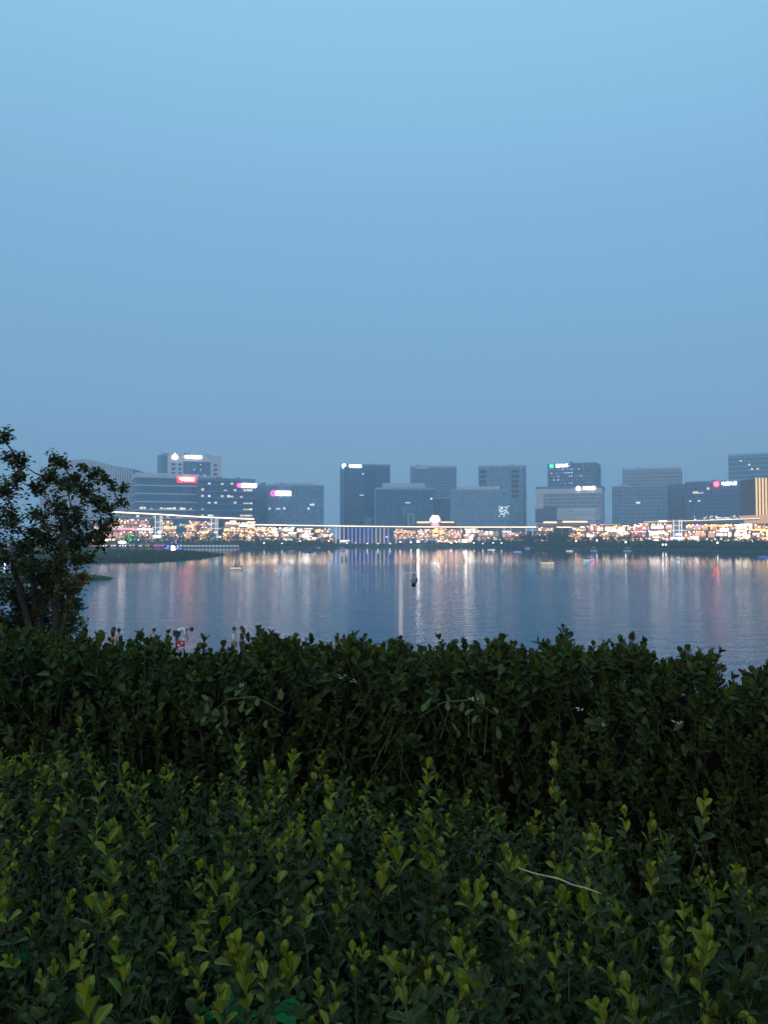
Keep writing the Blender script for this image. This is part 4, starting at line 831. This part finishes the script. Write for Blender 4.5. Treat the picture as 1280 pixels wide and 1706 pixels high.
# ------------------------------------------------------------------ boats
def boat(px, py, L_, hullm, label, ledm=None, riders=2, canopy=False, rz=0):
    Y = waterY(py + 1.2); p = (X(px, Y), Y, 0); t = thing('pedal_boat', p, label, 'pedal boat', 'pedal boats on the lake', rz)
    q = MB(); n = 9; vs = []
    for i in range(n):
        s = -1 + 2 * i / (n - 1); w_ = .75 * (1 - abs(s) ** 3.0) + .12; k = .12 * s * s
        vs += [(s * L_ / 2, -w_, .34 + k), (s * L_ / 2 * .94, -w_ * .75, -.12), (s * L_ / 2 * .94, w_ * .75, -.12), (s * L_ / 2, w_, .34 + k)]
    q.add(vs, [(i * 4 + k, i * 4 + k + 1, (i + 1) * 4 + k + 1, (i + 1) * 4 + k) for i in range(n - 1) for k in range(3)] + [(i * 4 + 3, i * 4, (i + 1) * 4, (i + 1) * 4 + 3) for i in range(n - 1)] + [(0, 3, 2, 1), (n * 4 - 4, n * 4 - 3, n * 4 - 2, n * 4 - 1)], hullm)
    q.build('hull', t, smooth=False)
    q = MB(); q.box(-.2, .75, -.5, .5, .36, .55, hullm); q.box(.55, .8, -.5, .5, .56, .95, hullm); q.build('seat', t)
    if ledm:
        q = MB(); h = L_ / 2
        for i in range(8):
            m = ledm[0] if i < 4 else ledm[-1]; a = -h * .9 + i * h * .225; q.box(a, a + h * .2, -.98, -.93, .18, .34, m)
        q.build('light_strip', t)
    if canopy:
        q = MB(); q.add([(-1.2, -.8, 1.75), (1.2, -.8, 1.75), (1.2, .8, 1.75), (-1.2, .8, 1.75), (0, 0, 2.05)], [(0, 1, 4), (1, 2, 4), (2, 3, 4), (3, 0, 4), (0, 3, 2, 1)], hullm); q.build('canopy', t)
        for sx in (-1.1, 1.1):
            for sy in (-.7, .7): q = MB(); q.tube([(sx, sy, .4), (sx, sy, 1.75)], .03, M_white, 5); q.build('canopy_post', t)
    M_ = Matrix.Rotation(rz, 4, 'Z')
    for i in range(riders):
        off = M_ @ Vector((.2 if riders == 1 else (-.35 + .75 * i), -.1 + .15 * i, 0)); person((p[0] + off.x, p[1] + off.y, .52), rz + R(90), 'sit', C[random.choice(['black', 'navy', 'black'])], C['navy'], ['rider in the ', 'right hand rider in the '][i] + label.replace('pedal ', ''), scale=1.15)
H_ = {k: mat('hull_' + k, c, .4) for k, c in dict(cream=(.75, .66, .5), white=(.75, .74, .78), blue=(.08, .16, .5), red=(.6, .12, .08), purple=(.35, .25, .6)).items()}
boat(395, 947, 2.9, H_['cream'], 'cream pedal boat on open water near the tip of the peninsula', riders=2, ledm=[glow('led_cream', (1, .85, .6), 1.1)] * 2)
boat(912, 938, 3.9, H_['cream'], 'wide cream pedal boat on the water right of the lamp pole', riders=2, ledm=[glow('led_cream2', (1, .8, .6), 1.6)] * 2)
boat(981, 933, 4.0, H_['white'], 'pedal boat lit cyan and pink on the right of the lake', riders=2, ledm=[glow('led_cyan', (.2, .8, 1), 2.5), glow('led_pink', (1, .2, .5), 2.5)])
boat(1133, 931, 3.0, H_['white'], 'small white pedal boat on the far right water', riders=1, canopy=False, ledm=[glow('led_w', (1, .85, .85), .9)] * 2)
boat(1270, 927, 4.0, H_['blue'], 'blue pedal boat near the right picture edge', riders=1, rz=R(8), ledm=[glow('led_blue', (.1, .25, 1), 1.2)] * 2)
boat(1046, 916.8, 4.6, H_['white'], 'white pedal boat near the right bank shrubs', riders=1, canopy=True)
boat(949, 917, 4.0, H_['white'], 'white pedal boat near the bank beside a red one', riders=1, ledm=[glow('led_w2', (1, 1, 1), 1.5)] * 2)
boat(960, 919, 2.6, H_['red'], 'red pedal boat near the bank below the orange shops', riders=0, canopy=True)
boat(990, 916.8, 4.0, H_['white'], 'pale pedal boat near the bank below the red shops', riders=0, canopy=True)
boat(862, 918.5, 4.4, H_['blue'], 'blue lit pedal boat near the central trees', riders=1, ledm=[glow('led_bl2', (.4, .5, 1), 2)] * 2)
boat(879, 912.8, 3.6, H_['purple'], 'purple pedal boat near the dark tree clump', riders=1, canopy=True, ledm=[glow('led_pu', (.7, .4, 1), 1.5)] * 2)
boat(819, 915, 5, H_['white'], 'long white pedal boat near the central quay', riders=0, ledm=[glow('led_w3', (.9, 1, .95), 1.5)] * 2)
boat(766, 916, 4.5, H_['white'], 'white pedal boat near the warm floodlight', riders=1)
boat(570, 917, 4.5, H_['white'], 'white pedal boat near the stepped terrace', riders=1, canopy=True)
boat(515, 919, 5, H_['blue'], 'dark blue and white pedal boat near the cream lit shops', riders=1, canopy=True)
boat(486, 917, 4, H_['cream'], 'cream pedal boat near the left bank reflections', riders=1)
boat(531, 911.9, 3, H_['cream'], 'tiny cream pedal boat near the waterline left of centre', riders=0)
boat(395, 918, 5.5, H_['red'], 'reddish canopied pedal boat near the left bank', riders=1, canopy=True)

# ------------------------------------------------------------------ camera pole
Yp = 28.0; xp = X(668.5, Yp); zg = near_z(xp, Yp); zt = Z(944.5, Yp)
t = thing('camera_pole', (xp, Yp, zg - .1), 'pale metal pole with a short arm carrying a round surveillance camera above the hedge', 'camera pole')
h = zt - zg + .1
q = MB(); q.tube([(0, 0, 0), (0, 0, h)], [.092, .074], M_pole, 16); q.build('pole', t, smooth=True)
q = MB(); q.tube([(0, 0, h - .005), (0, 0, h + .015)], [.080, .066], M_pole, 16); q.build('pole_cap', t)
az = Z(954.5, Yp) - (zg - .1)
q = MB(); q.box(.05, .13, -.05, .05, az - .10, az + .06, M_pole); q.box(.055, .16, -.03, .03, az - .14, az - .1, M_pole); q.build('bracket', t)
q = MB(); q.tube([(.12, 0, az - .03), (.52, 0, az + .02)], .022, M_pole, 8); q.build('arm', t, smooth=True)
q = MB(); q.tube([(.445, 0, az + .0), (.445, 0, az - .18)], .018, M_dark, 8); q.build('hanger', t)
q = MB(); q.tube([(.445, 0, az - .17), (.445, 0, az - .20), (.445, 0, az - .34), (.445, 0, az - .36)], [.06, .10, .105, .08], mat('camera_housing', (.22, .22, .23), .5), 14); q.build('camera_housing', t, smooth=True)
q = MB(); q.ball((.445, 0, az - .41), .088, mat('camera_dome', (.01, .01, .012), .15), 12, 8); q.build('camera_dome', t, smooth=True)
q = MB(); q.box(.52, .58, -.05, .05, az - .30, az - .16, M_dark); q.build('infrared_lamp', t)

# ------------------------------------------------------------------ leaves
def leaf_template(w_=.52, rows=4):
    """obovate leaf of length 1 along +y, folded on its midrib, curling back"""
    ys = np.linspace(0, 1, rows + 1); prof = {4: [.05, .25, .46, .52, .20], 3: [.06, .36, .54, .20], 2: [.1, .5, .2]}[rows]
    V = []
    for y, p in zip(ys, prof):
        zc = -.16 * y * y + .05 * y
        for s in (-1, 0, 1): V.append((s * p * w_, y, zc + abs(s) * p * .22))
    Fq = []
    for i in range(rows):
        for k in range(2): Fq.append((i * 3 + k, i * 3 + k + 1, (i + 1) * 3 + k + 1, (i + 1) * 3 + k))
    return np.array(V), np.array(Fq)
LV4, LF4 = leaf_template(.56, 4); LV3, LF3 = leaf_template(.66, 3); LV2, LF2 = leaf_template(.6, 2)
def rotm(ax, a): return np.array(Matrix.Rotation(a, 4, ax))
def trans(x, y, z): return np.array(Matrix.Translation((x, y, z)))
def shoot_template(nodes, length, leaf, r, spread=50, topn=2):
    """list of (4x4 leaf matrix, young?) for one upright shoot of given length"""
    out_ = []; ph = r.uniform(0, 6.28); bend = r.uniform(-.12, .12, 2)
    for i in range(nodes):
        s = (i + 1) / nodes; z = length * s; ph += math.pi / 2 + r.uniform(-.3, .3)
        up = R(interp(s, [(0, 15), (.5, 42), (1, 70)])) + r.uniform(-.22, .22); sz = leaf * interp(s, [(0, .9), (.6, 1.05), (1, .82)]) * r.uniform(.6, 1.18)
        for k in (0, math.pi):
            M_ = trans(bend[0] * z * s, bend[1] * z * s, z) @ rotm('Z', ph + k + r.uniform(-.2, .2)) @ rotm('X', up) @ rotm('Y', r.uniform(-.3, .3)) @ np.diag([sz, sz, sz, 1])
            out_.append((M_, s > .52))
    if topn:
        M_ = trans(bend[0] * length, bend[1] * length, length) @ rotm('Z', ph) @ rotm('X', R(80)) @ np.diag([leaf * .6] * 3 + [1]); out_.append((M_, True))
    return out_, bend
def scatter(mats_S, templ_ids, templs, LV, LF, young_flag):
    """leaf transforms for all shoots -> joined arrays"""
    Ms = []; ys_ = []
    for S_, ti, yf in zip(mats_S, templ_ids, young_flag):
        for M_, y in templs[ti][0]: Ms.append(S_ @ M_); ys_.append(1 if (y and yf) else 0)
    return np.array(Ms), np.array(ys_)
def leaves_mesh(name, Ms, yf, LV, LF, mats, parent, kind='stuff'):
    n = len(Ms); V4 = np.hstack([LV, np.ones((len(LV), 1))]); V = np.einsum('nij,kj->nki', Ms, V4)[:, :, :3].reshape(-1, 3)
    Fq = (LF[None] + (np.arange(n) * len(LV))[:, None, None]).reshape(-1, 4); o_ = np_mesh(name, V, Fq, mats, np.repeat(yf, len(LF)), parent, kind)
    uvl = o_.data.uv_layers.new(name='UVMap'); uvl.data.foreach_set('uv', np.tile(LV[LF.reshape(-1), :2], (n, 1)).astype(np.float32).ravel()); return o_
def stems_mesh(name, base, tips, rad, parent):
    d = tips - base; n = len(d); up = np.array([0, 0, 1.]); a = np.cross(d, [1, .3, 0]); a /= np.linalg.norm(a, axis=1)[:, None]; b = np.cross(d, a); b /= np.linalg.norm(b, axis=1)[:, None]
    V = []
    for p, r in ((base, rad), (tips, rad * .5)):
        for k in range(3): V.append(p + (a * math.cos(k * 2.094) + b * math.sin(k * 2.094)) * r)
    V = np.stack(V, 1).reshape(-1, 3); o0_ = (np.arange(n) * 6)[:, None, None]; f = np.array([(0, 1, 4, 3), (1, 2, 5, 4), (2, 0, 3, 5)])[None]
    return np_mesh(name, V, (f + o0_).reshape(-1, 4), [M_stem], np.zeros(n * 3), parent, 'stuff')
def hedge(name, label, pts, tilt, templs, mats, LV, LF, loc, detail, fill, fillm):
    """pts: array of (x,y,z base,scale,young flag)"""
    t = thing(name, loc, label, 'hedge'); r = np.random.default_rng(11)
    S_ = []; ids = []; yf = []
    for (x, y, z, s, yg) in pts:
        lean = R(tilt); S_.append(trans(x - loc[0], y - loc[1], z - loc[2]) @ rotm('Z', r.uniform(0, 6.28)) @ rotm('X', r.normal(0, lean)) @ rotm('Y', r.normal(0, lean)) @ np.diag([s, s, s, 1])); ids.append(r.integers(len(templs))); yf.append(yg)
    # the shoots that show largest are objects with a leaf object for each leaf
    d = np.array([math.hypot(p[0], p[1]) if abs(p[0]) < p[1] * .46 and detail(p) else 99 for p in pts]); near = []; cnt = 0
    for i in np.argsort(d):
        k = len(templs[ids[i]][0])
        if cnt + k > 300 or d[i] > 90: break
        near.append(i); cnt += k
    ns = set(near); meshes = {}
    for key in (0, 1):
        me = bpy.data.meshes.new('leaf'); me.from_pydata(LV.tolist(), [], LF.tolist()); me.materials.append(mats[key]); me.polygons.foreach_set('use_smooth', [True] * len(LF)); me.uv_layers.new(name='UVMap').data.foreach_set('uv', LV[LF.reshape(-1), :2].astype(np.float32).ravel()); meshes[key] = me
    for i in near:
        tp, bend = templs[ids[i]]; ln = tp[-1][0][2, 3]; q = MB(); q.tube([(0, 0, -ln * .8), (0, 0, 0), (bend[0] * ln * .4, bend[1] * ln * .4, ln * .6), (bend[0] * ln, bend[1] * ln, ln)], [.0016, .0015, .0013, .0008], M_stem, 5)
        so_ = q.build('shoot', t); so_.matrix_local = Matrix(S_[i].tolist())
        for M_, y in tp:
            lo = bpy.data.objects.new('leaf', meshes[1 if (y and yf[i]) else 0]); link(lo, so_); lo.matrix_local = Matrix(M_.tolist())
    rest = [i for i in range(len(pts)) if i not in ns]
    Ms, ys__ = scatter([S_[i] for i in rest], [ids[i] for i in rest], templs, LV, LF, [yf[i] for i in rest])
    leaves_mesh('foliage', Ms, ys__, LV, LF, mats, t)
    P = np.array([(S_[i] @ [0, 0, 0, 1])[:3] for i in rest]); T = np.array([(S_[i] @ [0, 0, templs[ids[i]][0][-1][0][2, 3], 1])[:3] for i in rest])
    stems_mesh('stems', P - (T - P) * .35, T, .0014, t)
    if len(fill):
        n = len(fill); Ms = []
        for (x, y, z, s) in fill: Ms.append(trans(x - loc[0], y - loc[1], z - loc[2]) @ rotm('Z', r.uniform(0, 6.28)) @ rotm('X', r.uniform(-.6, 1.2)) @ rotm('Y', r.uniform(-.6, .6)) @ np.diag([s, s, s, 1]))
        leaves_mesh('inner_foliage', np.array(Ms), np.zeros(n, int), LV2, LF2, [fillm], t)
    return t
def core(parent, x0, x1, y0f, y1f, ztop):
    '''solid dark core added inside the hedge to block light and darken the gaps'''
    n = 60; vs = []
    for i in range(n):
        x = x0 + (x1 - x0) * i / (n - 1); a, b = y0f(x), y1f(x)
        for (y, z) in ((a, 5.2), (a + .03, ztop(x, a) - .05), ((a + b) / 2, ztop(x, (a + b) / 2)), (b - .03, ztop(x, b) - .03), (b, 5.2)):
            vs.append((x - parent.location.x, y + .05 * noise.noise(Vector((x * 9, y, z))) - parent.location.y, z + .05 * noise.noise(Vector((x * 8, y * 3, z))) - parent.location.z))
    q = MB(); q.add(vs, [(i * 5 + k, (i + 1) * 5 + k, (i + 1) * 5 + k + 1, i * 5 + k + 1) for i in range(n - 1) for k in range(4)], M_core_dark); q.build('dark_core', parent, 'stuff')
M_core_dark = mat('twigs', (.014, .012, .008), .95, var=.5, scale=30, bump=.6, spec=.05)  # near-black colour stands in for shade deep inside the hedges
rr = np.random.default_rng(5)
# front hedge
T1 = [shoot_template(rr.integers(5, 8), rr.uniform(.075, .12), rr.uniform(.024, .034), rr) for _ in range(24)]
ZT = 6.33
def fy(x):
    """depth of the back edge of the front hedge at x"""
    py = interp(x, [(-1.3, 1250), (-1.0, 1245), (-.6, 1290), (-.35, 1285), (0, 1300), (.28, 1310), (.45, 1335), (.56, 1368), (.66, 1425), (.8, 1465), (1.3, 1475)])
    return (CAMZ - ZT) * F / (py - 897)
pts = []; sp_ = .048
sp_ = .056
for gy in np.arange(.82, 2.75, sp_):
    for gx in np.arange(-1.6, 1.6, sp_):
        x = gx + rr.uniform(-.5, .5) * sp_; y = gy + rr.uniform(-.5, .5) * sp_
        if abs(x) > y * .5 + .3: continue
        e = fy(x) - y
        if e < -.06: continue
        n = noise.noise(Vector((x * 2.3, y * 2.3, 1))); n2 = noise.noise(Vector((x * 7, y * 7, 5)))
        z = ZT - .11 + .05 * max(0, min(1, (-.15 - x) / .5)) * (y > 1.6) + .06 * n + .04 * n2 - max(0, .08 - e) * .5 + rr.normal(0, .018) + (rr.uniform(.02, .09) if rr.random() < .09 else 0)
        pts.append((x, y, z, rr.uniform(.68, 1.25), rr.random() < .58))
        
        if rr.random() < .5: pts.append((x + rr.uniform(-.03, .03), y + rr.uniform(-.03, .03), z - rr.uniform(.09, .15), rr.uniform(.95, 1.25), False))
for x, y, dz in ((-.42, 2.28, .10), (.45, 2.05, .10), (.66, 1.72, .09), (.79, 1.6, .05), (-.36, 2.2, .04), (.1, 2.1, .06)): pts.append((x, y, ZT - .1 + dz, 1.25, True))
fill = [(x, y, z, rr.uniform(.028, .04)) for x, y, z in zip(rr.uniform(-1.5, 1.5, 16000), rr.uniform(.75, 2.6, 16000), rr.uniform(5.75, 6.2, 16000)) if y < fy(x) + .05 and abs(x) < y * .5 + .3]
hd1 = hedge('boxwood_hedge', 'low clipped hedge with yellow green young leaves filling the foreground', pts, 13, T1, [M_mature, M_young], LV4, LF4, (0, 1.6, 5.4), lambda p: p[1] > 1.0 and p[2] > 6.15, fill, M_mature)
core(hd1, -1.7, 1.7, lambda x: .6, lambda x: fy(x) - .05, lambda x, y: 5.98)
# back hedge
T2 = [shoot_template(rr.integers(5, 8), rr.uniform(.07, .12), rr.uniform(.032, .040), rr) for _ in range(16)]
YB = 2.95
prof = [(-200, 1050), (0, 1048), (60, 1052), (120, 1070), (150, 1058), (178, 1096), (205, 1092), (220, 1072), (235, 1085), (268, 1060), (284, 1085), (300, 1104), (322, 1102), (338, 1080), (370, 1090), (408, 1090), (440, 1058), (480, 1062), (530, 1078), (560, 1080), (590, 1062), (625, 1085), (668, 1072), (700, 1092), (735, 1072), (790, 1090), (838, 1060), (860, 1085), (900, 1090), (935, 1060), (955, 1075), (1000, 1095), (1045, 1062), (1080, 1095), (1120, 1100), (1160, 1080), (1180, 1110), (1198, 1140), (1215, 1152), (1240, 1150), (1262, 1112), (1300, 1100), (1500, 1090)]
def bz(x, y): return Z(interp(640 + x / y * F, prof) + 4, y)
pts2 = []
def addp(x, y, z, yg, s=1.): pts2.append((x, y, z, s * rr.uniform(.8, 1.15), yg))
for gx in np.arange(-2.1, 2.1, .044):           # top, back to front
    for gy in np.arange(YB - .12, YB + .95, .052):
        x = gx + rr.uniform(-.03, .03); y = gy + rr.uniform(-.03, .03)
        if abs(x) > y * .5 + .25: continue
        fall = 0
        z = bz(x, y) - .125 - fall + rr.normal(0, .022) + .02 * noise.noise(Vector((x * 4, y * 4, 0)))
        addp(x, y, z, rr.random() < .55)
for gz in np.arange(5.5, 6.62, .046):             # front face
    for gx in np.arange(-1.9, 1.9, .05):
        x = gx + rr.uniform(-.03, .03); zz = gz + rr.uniform(-.03, .03); top = bz(x, YB) - .15
        if zz > top: continue
        y = YB - .16 - .12 * noise.noise(Vector((x * 3, zz * 3, 2))) - .10 * min(1, (top - zz) * 2) + rr.uniform(-.05, .05)
        addp(x, y, zz, rr.random() < .22, .95)
for px, py in ((590, 1040), (269, 1036), (440, 1044), (449, 1040), (838, 1046), (829, 1052), (1042, 1048), (1050, 1056), (932, 1058), (950, 1056), (1012, 1060), (1160, 1068), (1170, 1066), (668, 1064), (1270, 1088), (735, 1066), (583, 1058), (600, 1056), (160, 1046), (225, 1052), (238, 1050), (334, 1064), (325, 1058), (380, 1064)):
    zt_ = Z(py, YB); addp(X(px, YB), YB + rr.uniform(-.08, .05), zt_ - .135, rr.random() < .7, 1.1); addp(X(px, YB) + .012, YB, zt_ - .165, False, 1.1); addp(X(px, YB) - .014, YB, zt_ - .18, False, 1.1)
fill = [(x, y, z, rr.uniform(.04, .055)) for x, y, z in zip(rr.uniform(-2.1, 2.1, 30000), rr.uniform(YB - .18, YB + .8, 30000), rr.uniform(5.45, 6.62, 30000)) if z < bz(x, y) - .07]
hd2 = hedge('photinia_hedge', 'taller dark hedge with large leaves between the foreground hedge and the lake', pts2, 20, T2, [M_bluish, M_backyoung], LV3, LF3, (0, YB + .3, 5.4), lambda p: p[1] < YB + .1 and p[2] > 6.2, fill, M_bluish)
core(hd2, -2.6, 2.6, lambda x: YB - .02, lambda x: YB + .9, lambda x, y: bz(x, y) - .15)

# vine sprigs and tiny white flowers on the face of the back hedge
fl = MB(); Mfl = mat('flower_white', (.5, .5, .45), .7)
for px, py in ((788, 1164), (793, 1166), (406, 1142), (962, 1182), (968, 1184), (1125, 1202), (1132, 1204), (570, 1128), (590, 1134), (1010, 1207)):
    for _ in range(4): p = W(px + rr.uniform(-6, 6), py + rr.uniform(-3, 3), 2.55); fl.ball((p.x, p.y, p.z), .0022, Mfl, 5, 4)
tag(fl.build('small_flowers', kind='stuff'), 'tiny whitish flowers dotted over the dark hedge face', 'flowers')
for (px, py, lab, n) in ((400, 1170, 'creeper sprig with drooping leaves on the left of the dark hedge face', 16), (760, 1175, 'creeper sprig with drooping leaves on the middle of the dark hedge face', 14)):
    p = W(px, py, 2.6); t = thing('creeper', p, lab, 'creeper'); q = MB(); q.tube([(-.12, .08, -.06), (-.04, 0, .01), (.05, -.01, .02), (.14, .03, -.04)], .0018, M_stem, 5); q.build('stem', t)
    me = bpy.data.meshes.new('leaf'); me.from_pydata(LV4.tolist(), [], LF4.tolist()); me.materials.append(MAT['leaf_back'])
    for k in range(n):
        lo = bpy.data.objects.new('leaf', me); link(lo, t); s = rr.uniform(.028, .042); a = rr.uniform(-.13, .14)
        lo.location = (a, rr.uniform(-.03, .0), rr.uniform(-.08, .05)); lo.rotation_euler = (rr.uniform(-1.4, -.2), rr.uniform(-.4, .4), rr.uniform(2.2, 4.0)); lo.scale = (s * .85, s, s)
tw = MB()
for _ in range(70):
    y_ = rr.uniform(1.05, 2.2); x_ = rr.uniform(-.5, .5) * y_; z_ = ZT - rr.uniform(.02, .14); p = Vector((x_, y_, z_)); d = Vector((rr.normal() * .5, rr.normal() * .5, rr.uniform(.2, 1))).normalized() * rr.uniform(.04, .10)
    tw.tube([p, p + d * .5 + Vector((rr.normal() * .004, 0, rr.normal() * .004)), p + d], [.0012, .0010, .0006], M_wood, 4)
tag(tw.build('twigs', kind='stuff'), 'thin bare brown twigs sticking out of the foreground hedge', 'twigs')
# dry straw lying across the front hedge
a = W(863, 1447, 1.50); b = W(1003, 1487, 1.42); q = MB(); pp = [a.lerp(b, k / 6) + Vector((0, 0, (.002, 0, .001, .003, -.001, 0, -.002)[k])) for k in range(7)]
o_ = a.copy(); q.tube([p - o_ for p in pp], [.0009, .0013, .0012, .0016, .0012, .0014, .0008], mat('dry_straw', (.42, .34, .19), .7, var=.2, scale=90), 6)
tag(q.build('dry_straw', smooth=True, loc=o_), 'pale dry straw stalk lying across the top of the foreground hedge', 'straw')
# green netting under the plants
def net(c, sx, sy, label):
    n = 16; vs = [(sx * (i / (n - 1) - .5), sy * (j / (n - 1) - .5), .05 * noise.noise(Vector((i * .35, j * .35, sx * 9))) + .02 * noise.noise(Vector((i * 1.1, j * 1.1, 4)))) for j in range(n) for i in range(n)]
    q = MB(); q.add(vs, [(j * n + i, j * n + i + 1, (j + 1) * n + i + 1, (j + 1) * n + i) for j in range(n - 1) for i in range(n - 1)], mat('green_net', (.002, .11, .022), .85, var=.4, scale=30))
    tag(q.build('green_netting', smooth=True, loc=c), label, 'netting')
c = W(420, 1700, 1.27); net(c, .17, .06, 'larger crumpled piece of emerald green netting showing between leaves at the bottom')
c = W(18, 1600, 1.56); net(c, .06, .05, 'small scrap of emerald green netting at the lower left edge')

# ------------------------------------------------------------------ broadleaf tree on the left
def left_tree():
    Y0 = 9.0; bx = X(95, Y0); gz = near_z(bx, Y0) - .1; loc = Vector((bx, Y0, gz))
    t = thing('broadleaf_tree', loc, 'small dark leafy tree with spreading branches at the left edge above the hedge', 'tree'); r = np.random.default_rng(3)
    tr = MB(); base = Vector((0, 0, 0)); fork = Vector((.05, 0, 1.1)); tr.tube([base, Vector((.03, 0, .6)), fork], [.10, .085, .075], M_wood, 8); tr.build('trunk', t, smooth=True)
    clumps = [(2, 728, 16), (-30, 750, 30), (12, 762, 12), (34, 772, 18), (28, 800, 14), (10, 820, 25), (-40, 800, 45), (92, 770, 14), (108, 776, 8), (85, 800, 22), (60, 815, 16), (110, 812, 25), (158, 792, 17), (175, 800, 10), (140, 822, 20), (128, 800, 12), (205, 818, 9), (188, 812, 8), (202, 840, 7), (160, 840, 22), (178, 850, 12), (100, 850, 34), (60, 860, 22), (20, 870, 28), (-20, 870, 40), (130, 870, 30), (168, 882, 20), (188, 870, 9), (80, 900, 34), (120, 910, 30), (40, 915, 28), (0, 930, 34), (-50, 930, 45), (165, 905, 14), (100, 945, 32), (60, 960, 34), (130, 935, 14), (20, 985, 34), (-30, 1000, 45), (80, 1000, 36), (118, 985, 20), (50, 1030, 36), (100, 1035, 28), (5, 1040, 30), (128, 1010, 12), (146, 898, 22), (110, 880, 28), (140, 780, 6), (150, 930, 9), (40, 1000, 34), (70, 1045, 34), (20, 1060, 34), (110, 1050, 26), (95, 975, 30), (35, 945, 26), (60, 890, 20), (110, 1018, 20), (95, 985, 26), (65, 1015, 26), (120, 1040, 22), (40, 1045, 26), (75, 960, 22), (30, 1010, 26)]
    orange = [(132, 968, 11), (125, 975, 8), (58, 1024, 8), (140, 962, 6)]
    br = MB(); Vl = []; Ml = []; yf = []
    hubs = [W(70, 990, Y0), W(95, 930, Y0), W(50, 900, Y0), W(110, 860, Y0), W(20, 940, Y0)]; hubs = [h - loc for h in hubs]
    for h in hubs: m1 = fork.lerp(h, .5) + Vector((r.uniform(-.1, .1), r.uniform(-.3, .3), -.1)); br.tube([fork, m1, h], [.055, .04, .025], M_wood, 6)
    for (px, py, rad) in sorted(clumps + orange, key=lambda q: math.hypot(q[0] - 75, q[1] - 990)):
        isor = (px, py, rad) in orange
        c = W(px, py, Y0 + r.uniform(-.7, .7) * min(1, rad / 20)) - loc; R_ = rad * Y0 / F
        h = min(hubs, key=lambda q: (q - c).length + (0 if q.z < c.z else .35) + .25 * max(0, (q - fork).length - (c - fork).length)); hubs.append(c); mid = h.lerp(c, .55) + Vector((r.uniform(-.06, .06), r.uniform(-.1, .1), -.05 * (c - h).length)); br.tube([h, mid, c], [.006 + .016 * max(0, min(1, (1300 - 1.0 * abs(px - 75) - (1750 - py)) / 400)), .008, .005], M_wood, 5)
        nt_ = max(4, int(rad * 1.15)); 
        for _ in range(nt_):
            d = Vector((r.normal(), r.normal(), r.normal() + .5)).normalized(); ln = R_ * r.uniform(.4, 1.15); s0 = c + Vector((r.normal(), r.normal(), r.normal())) * R_ * .25; tip = s0 + d * ln; br.tube([c, s0 + d * ln * .3, tip], [.004, .003, .0015], M_wood, 3, cap=False)
            for k in range(int(9 if rad > 10 else 7)):
                p = s0 + d * ln * r.uniform(.1, 1.05) + Vector((r.normal(), r.normal(), r.normal())) * .02; q_ = Matrix.Translation(p) @ Matrix.Rotation(r.uniform(0, 6.28), 4, 'Z') @ Matrix.Rotation(r.uniform(-.7, .9), 4, 'X') @ Matrix.Rotation(r.uniform(-.6, .6), 4, 'Y') @ Matrix.Scale(r.uniform(.034, .062), 4)
                Ml.append(np.array(q_)); yf.append(1 if isor and r.random() < .7 else 0)
    br.build('branches', t, smooth=True)
    LVt, LFt = LV3.copy(), LF3; leaves_mesh('crown', np.array(Ml), np.array(yf), LVt, LFt, [M_tleaf, M_tleafo], t)
left_tree()

# ------------------------------------------------------------------ haze
hz = MB(); hz.box(-1500, 1500, -60, 1250, -3, 122, M_dark); hzo = hz.build('haze', kind='stuff')
hm = bpy.data.materials.new('haze_air'); hm.use_nodes = True; n = hm.node_tree; n.nodes.clear(); o_ = n.nodes.new('ShaderNodeOutputMaterial'); v = n.nodes.new('ShaderNodeVolumePrincipled')
v.inputs['Color'].default_value = (.80, .92, 1, 1); v.inputs['Density'].default_value = .00055; v.inputs['Anisotropy'].default_value = 0; n.links.new(v.outputs[0], o_.inputs['Volume'])
hzo.data.materials.clear(); hzo.data.materials.append(hm); tag(hzo, 'pale evening haze over the lake', 'haze', kind='stuff')
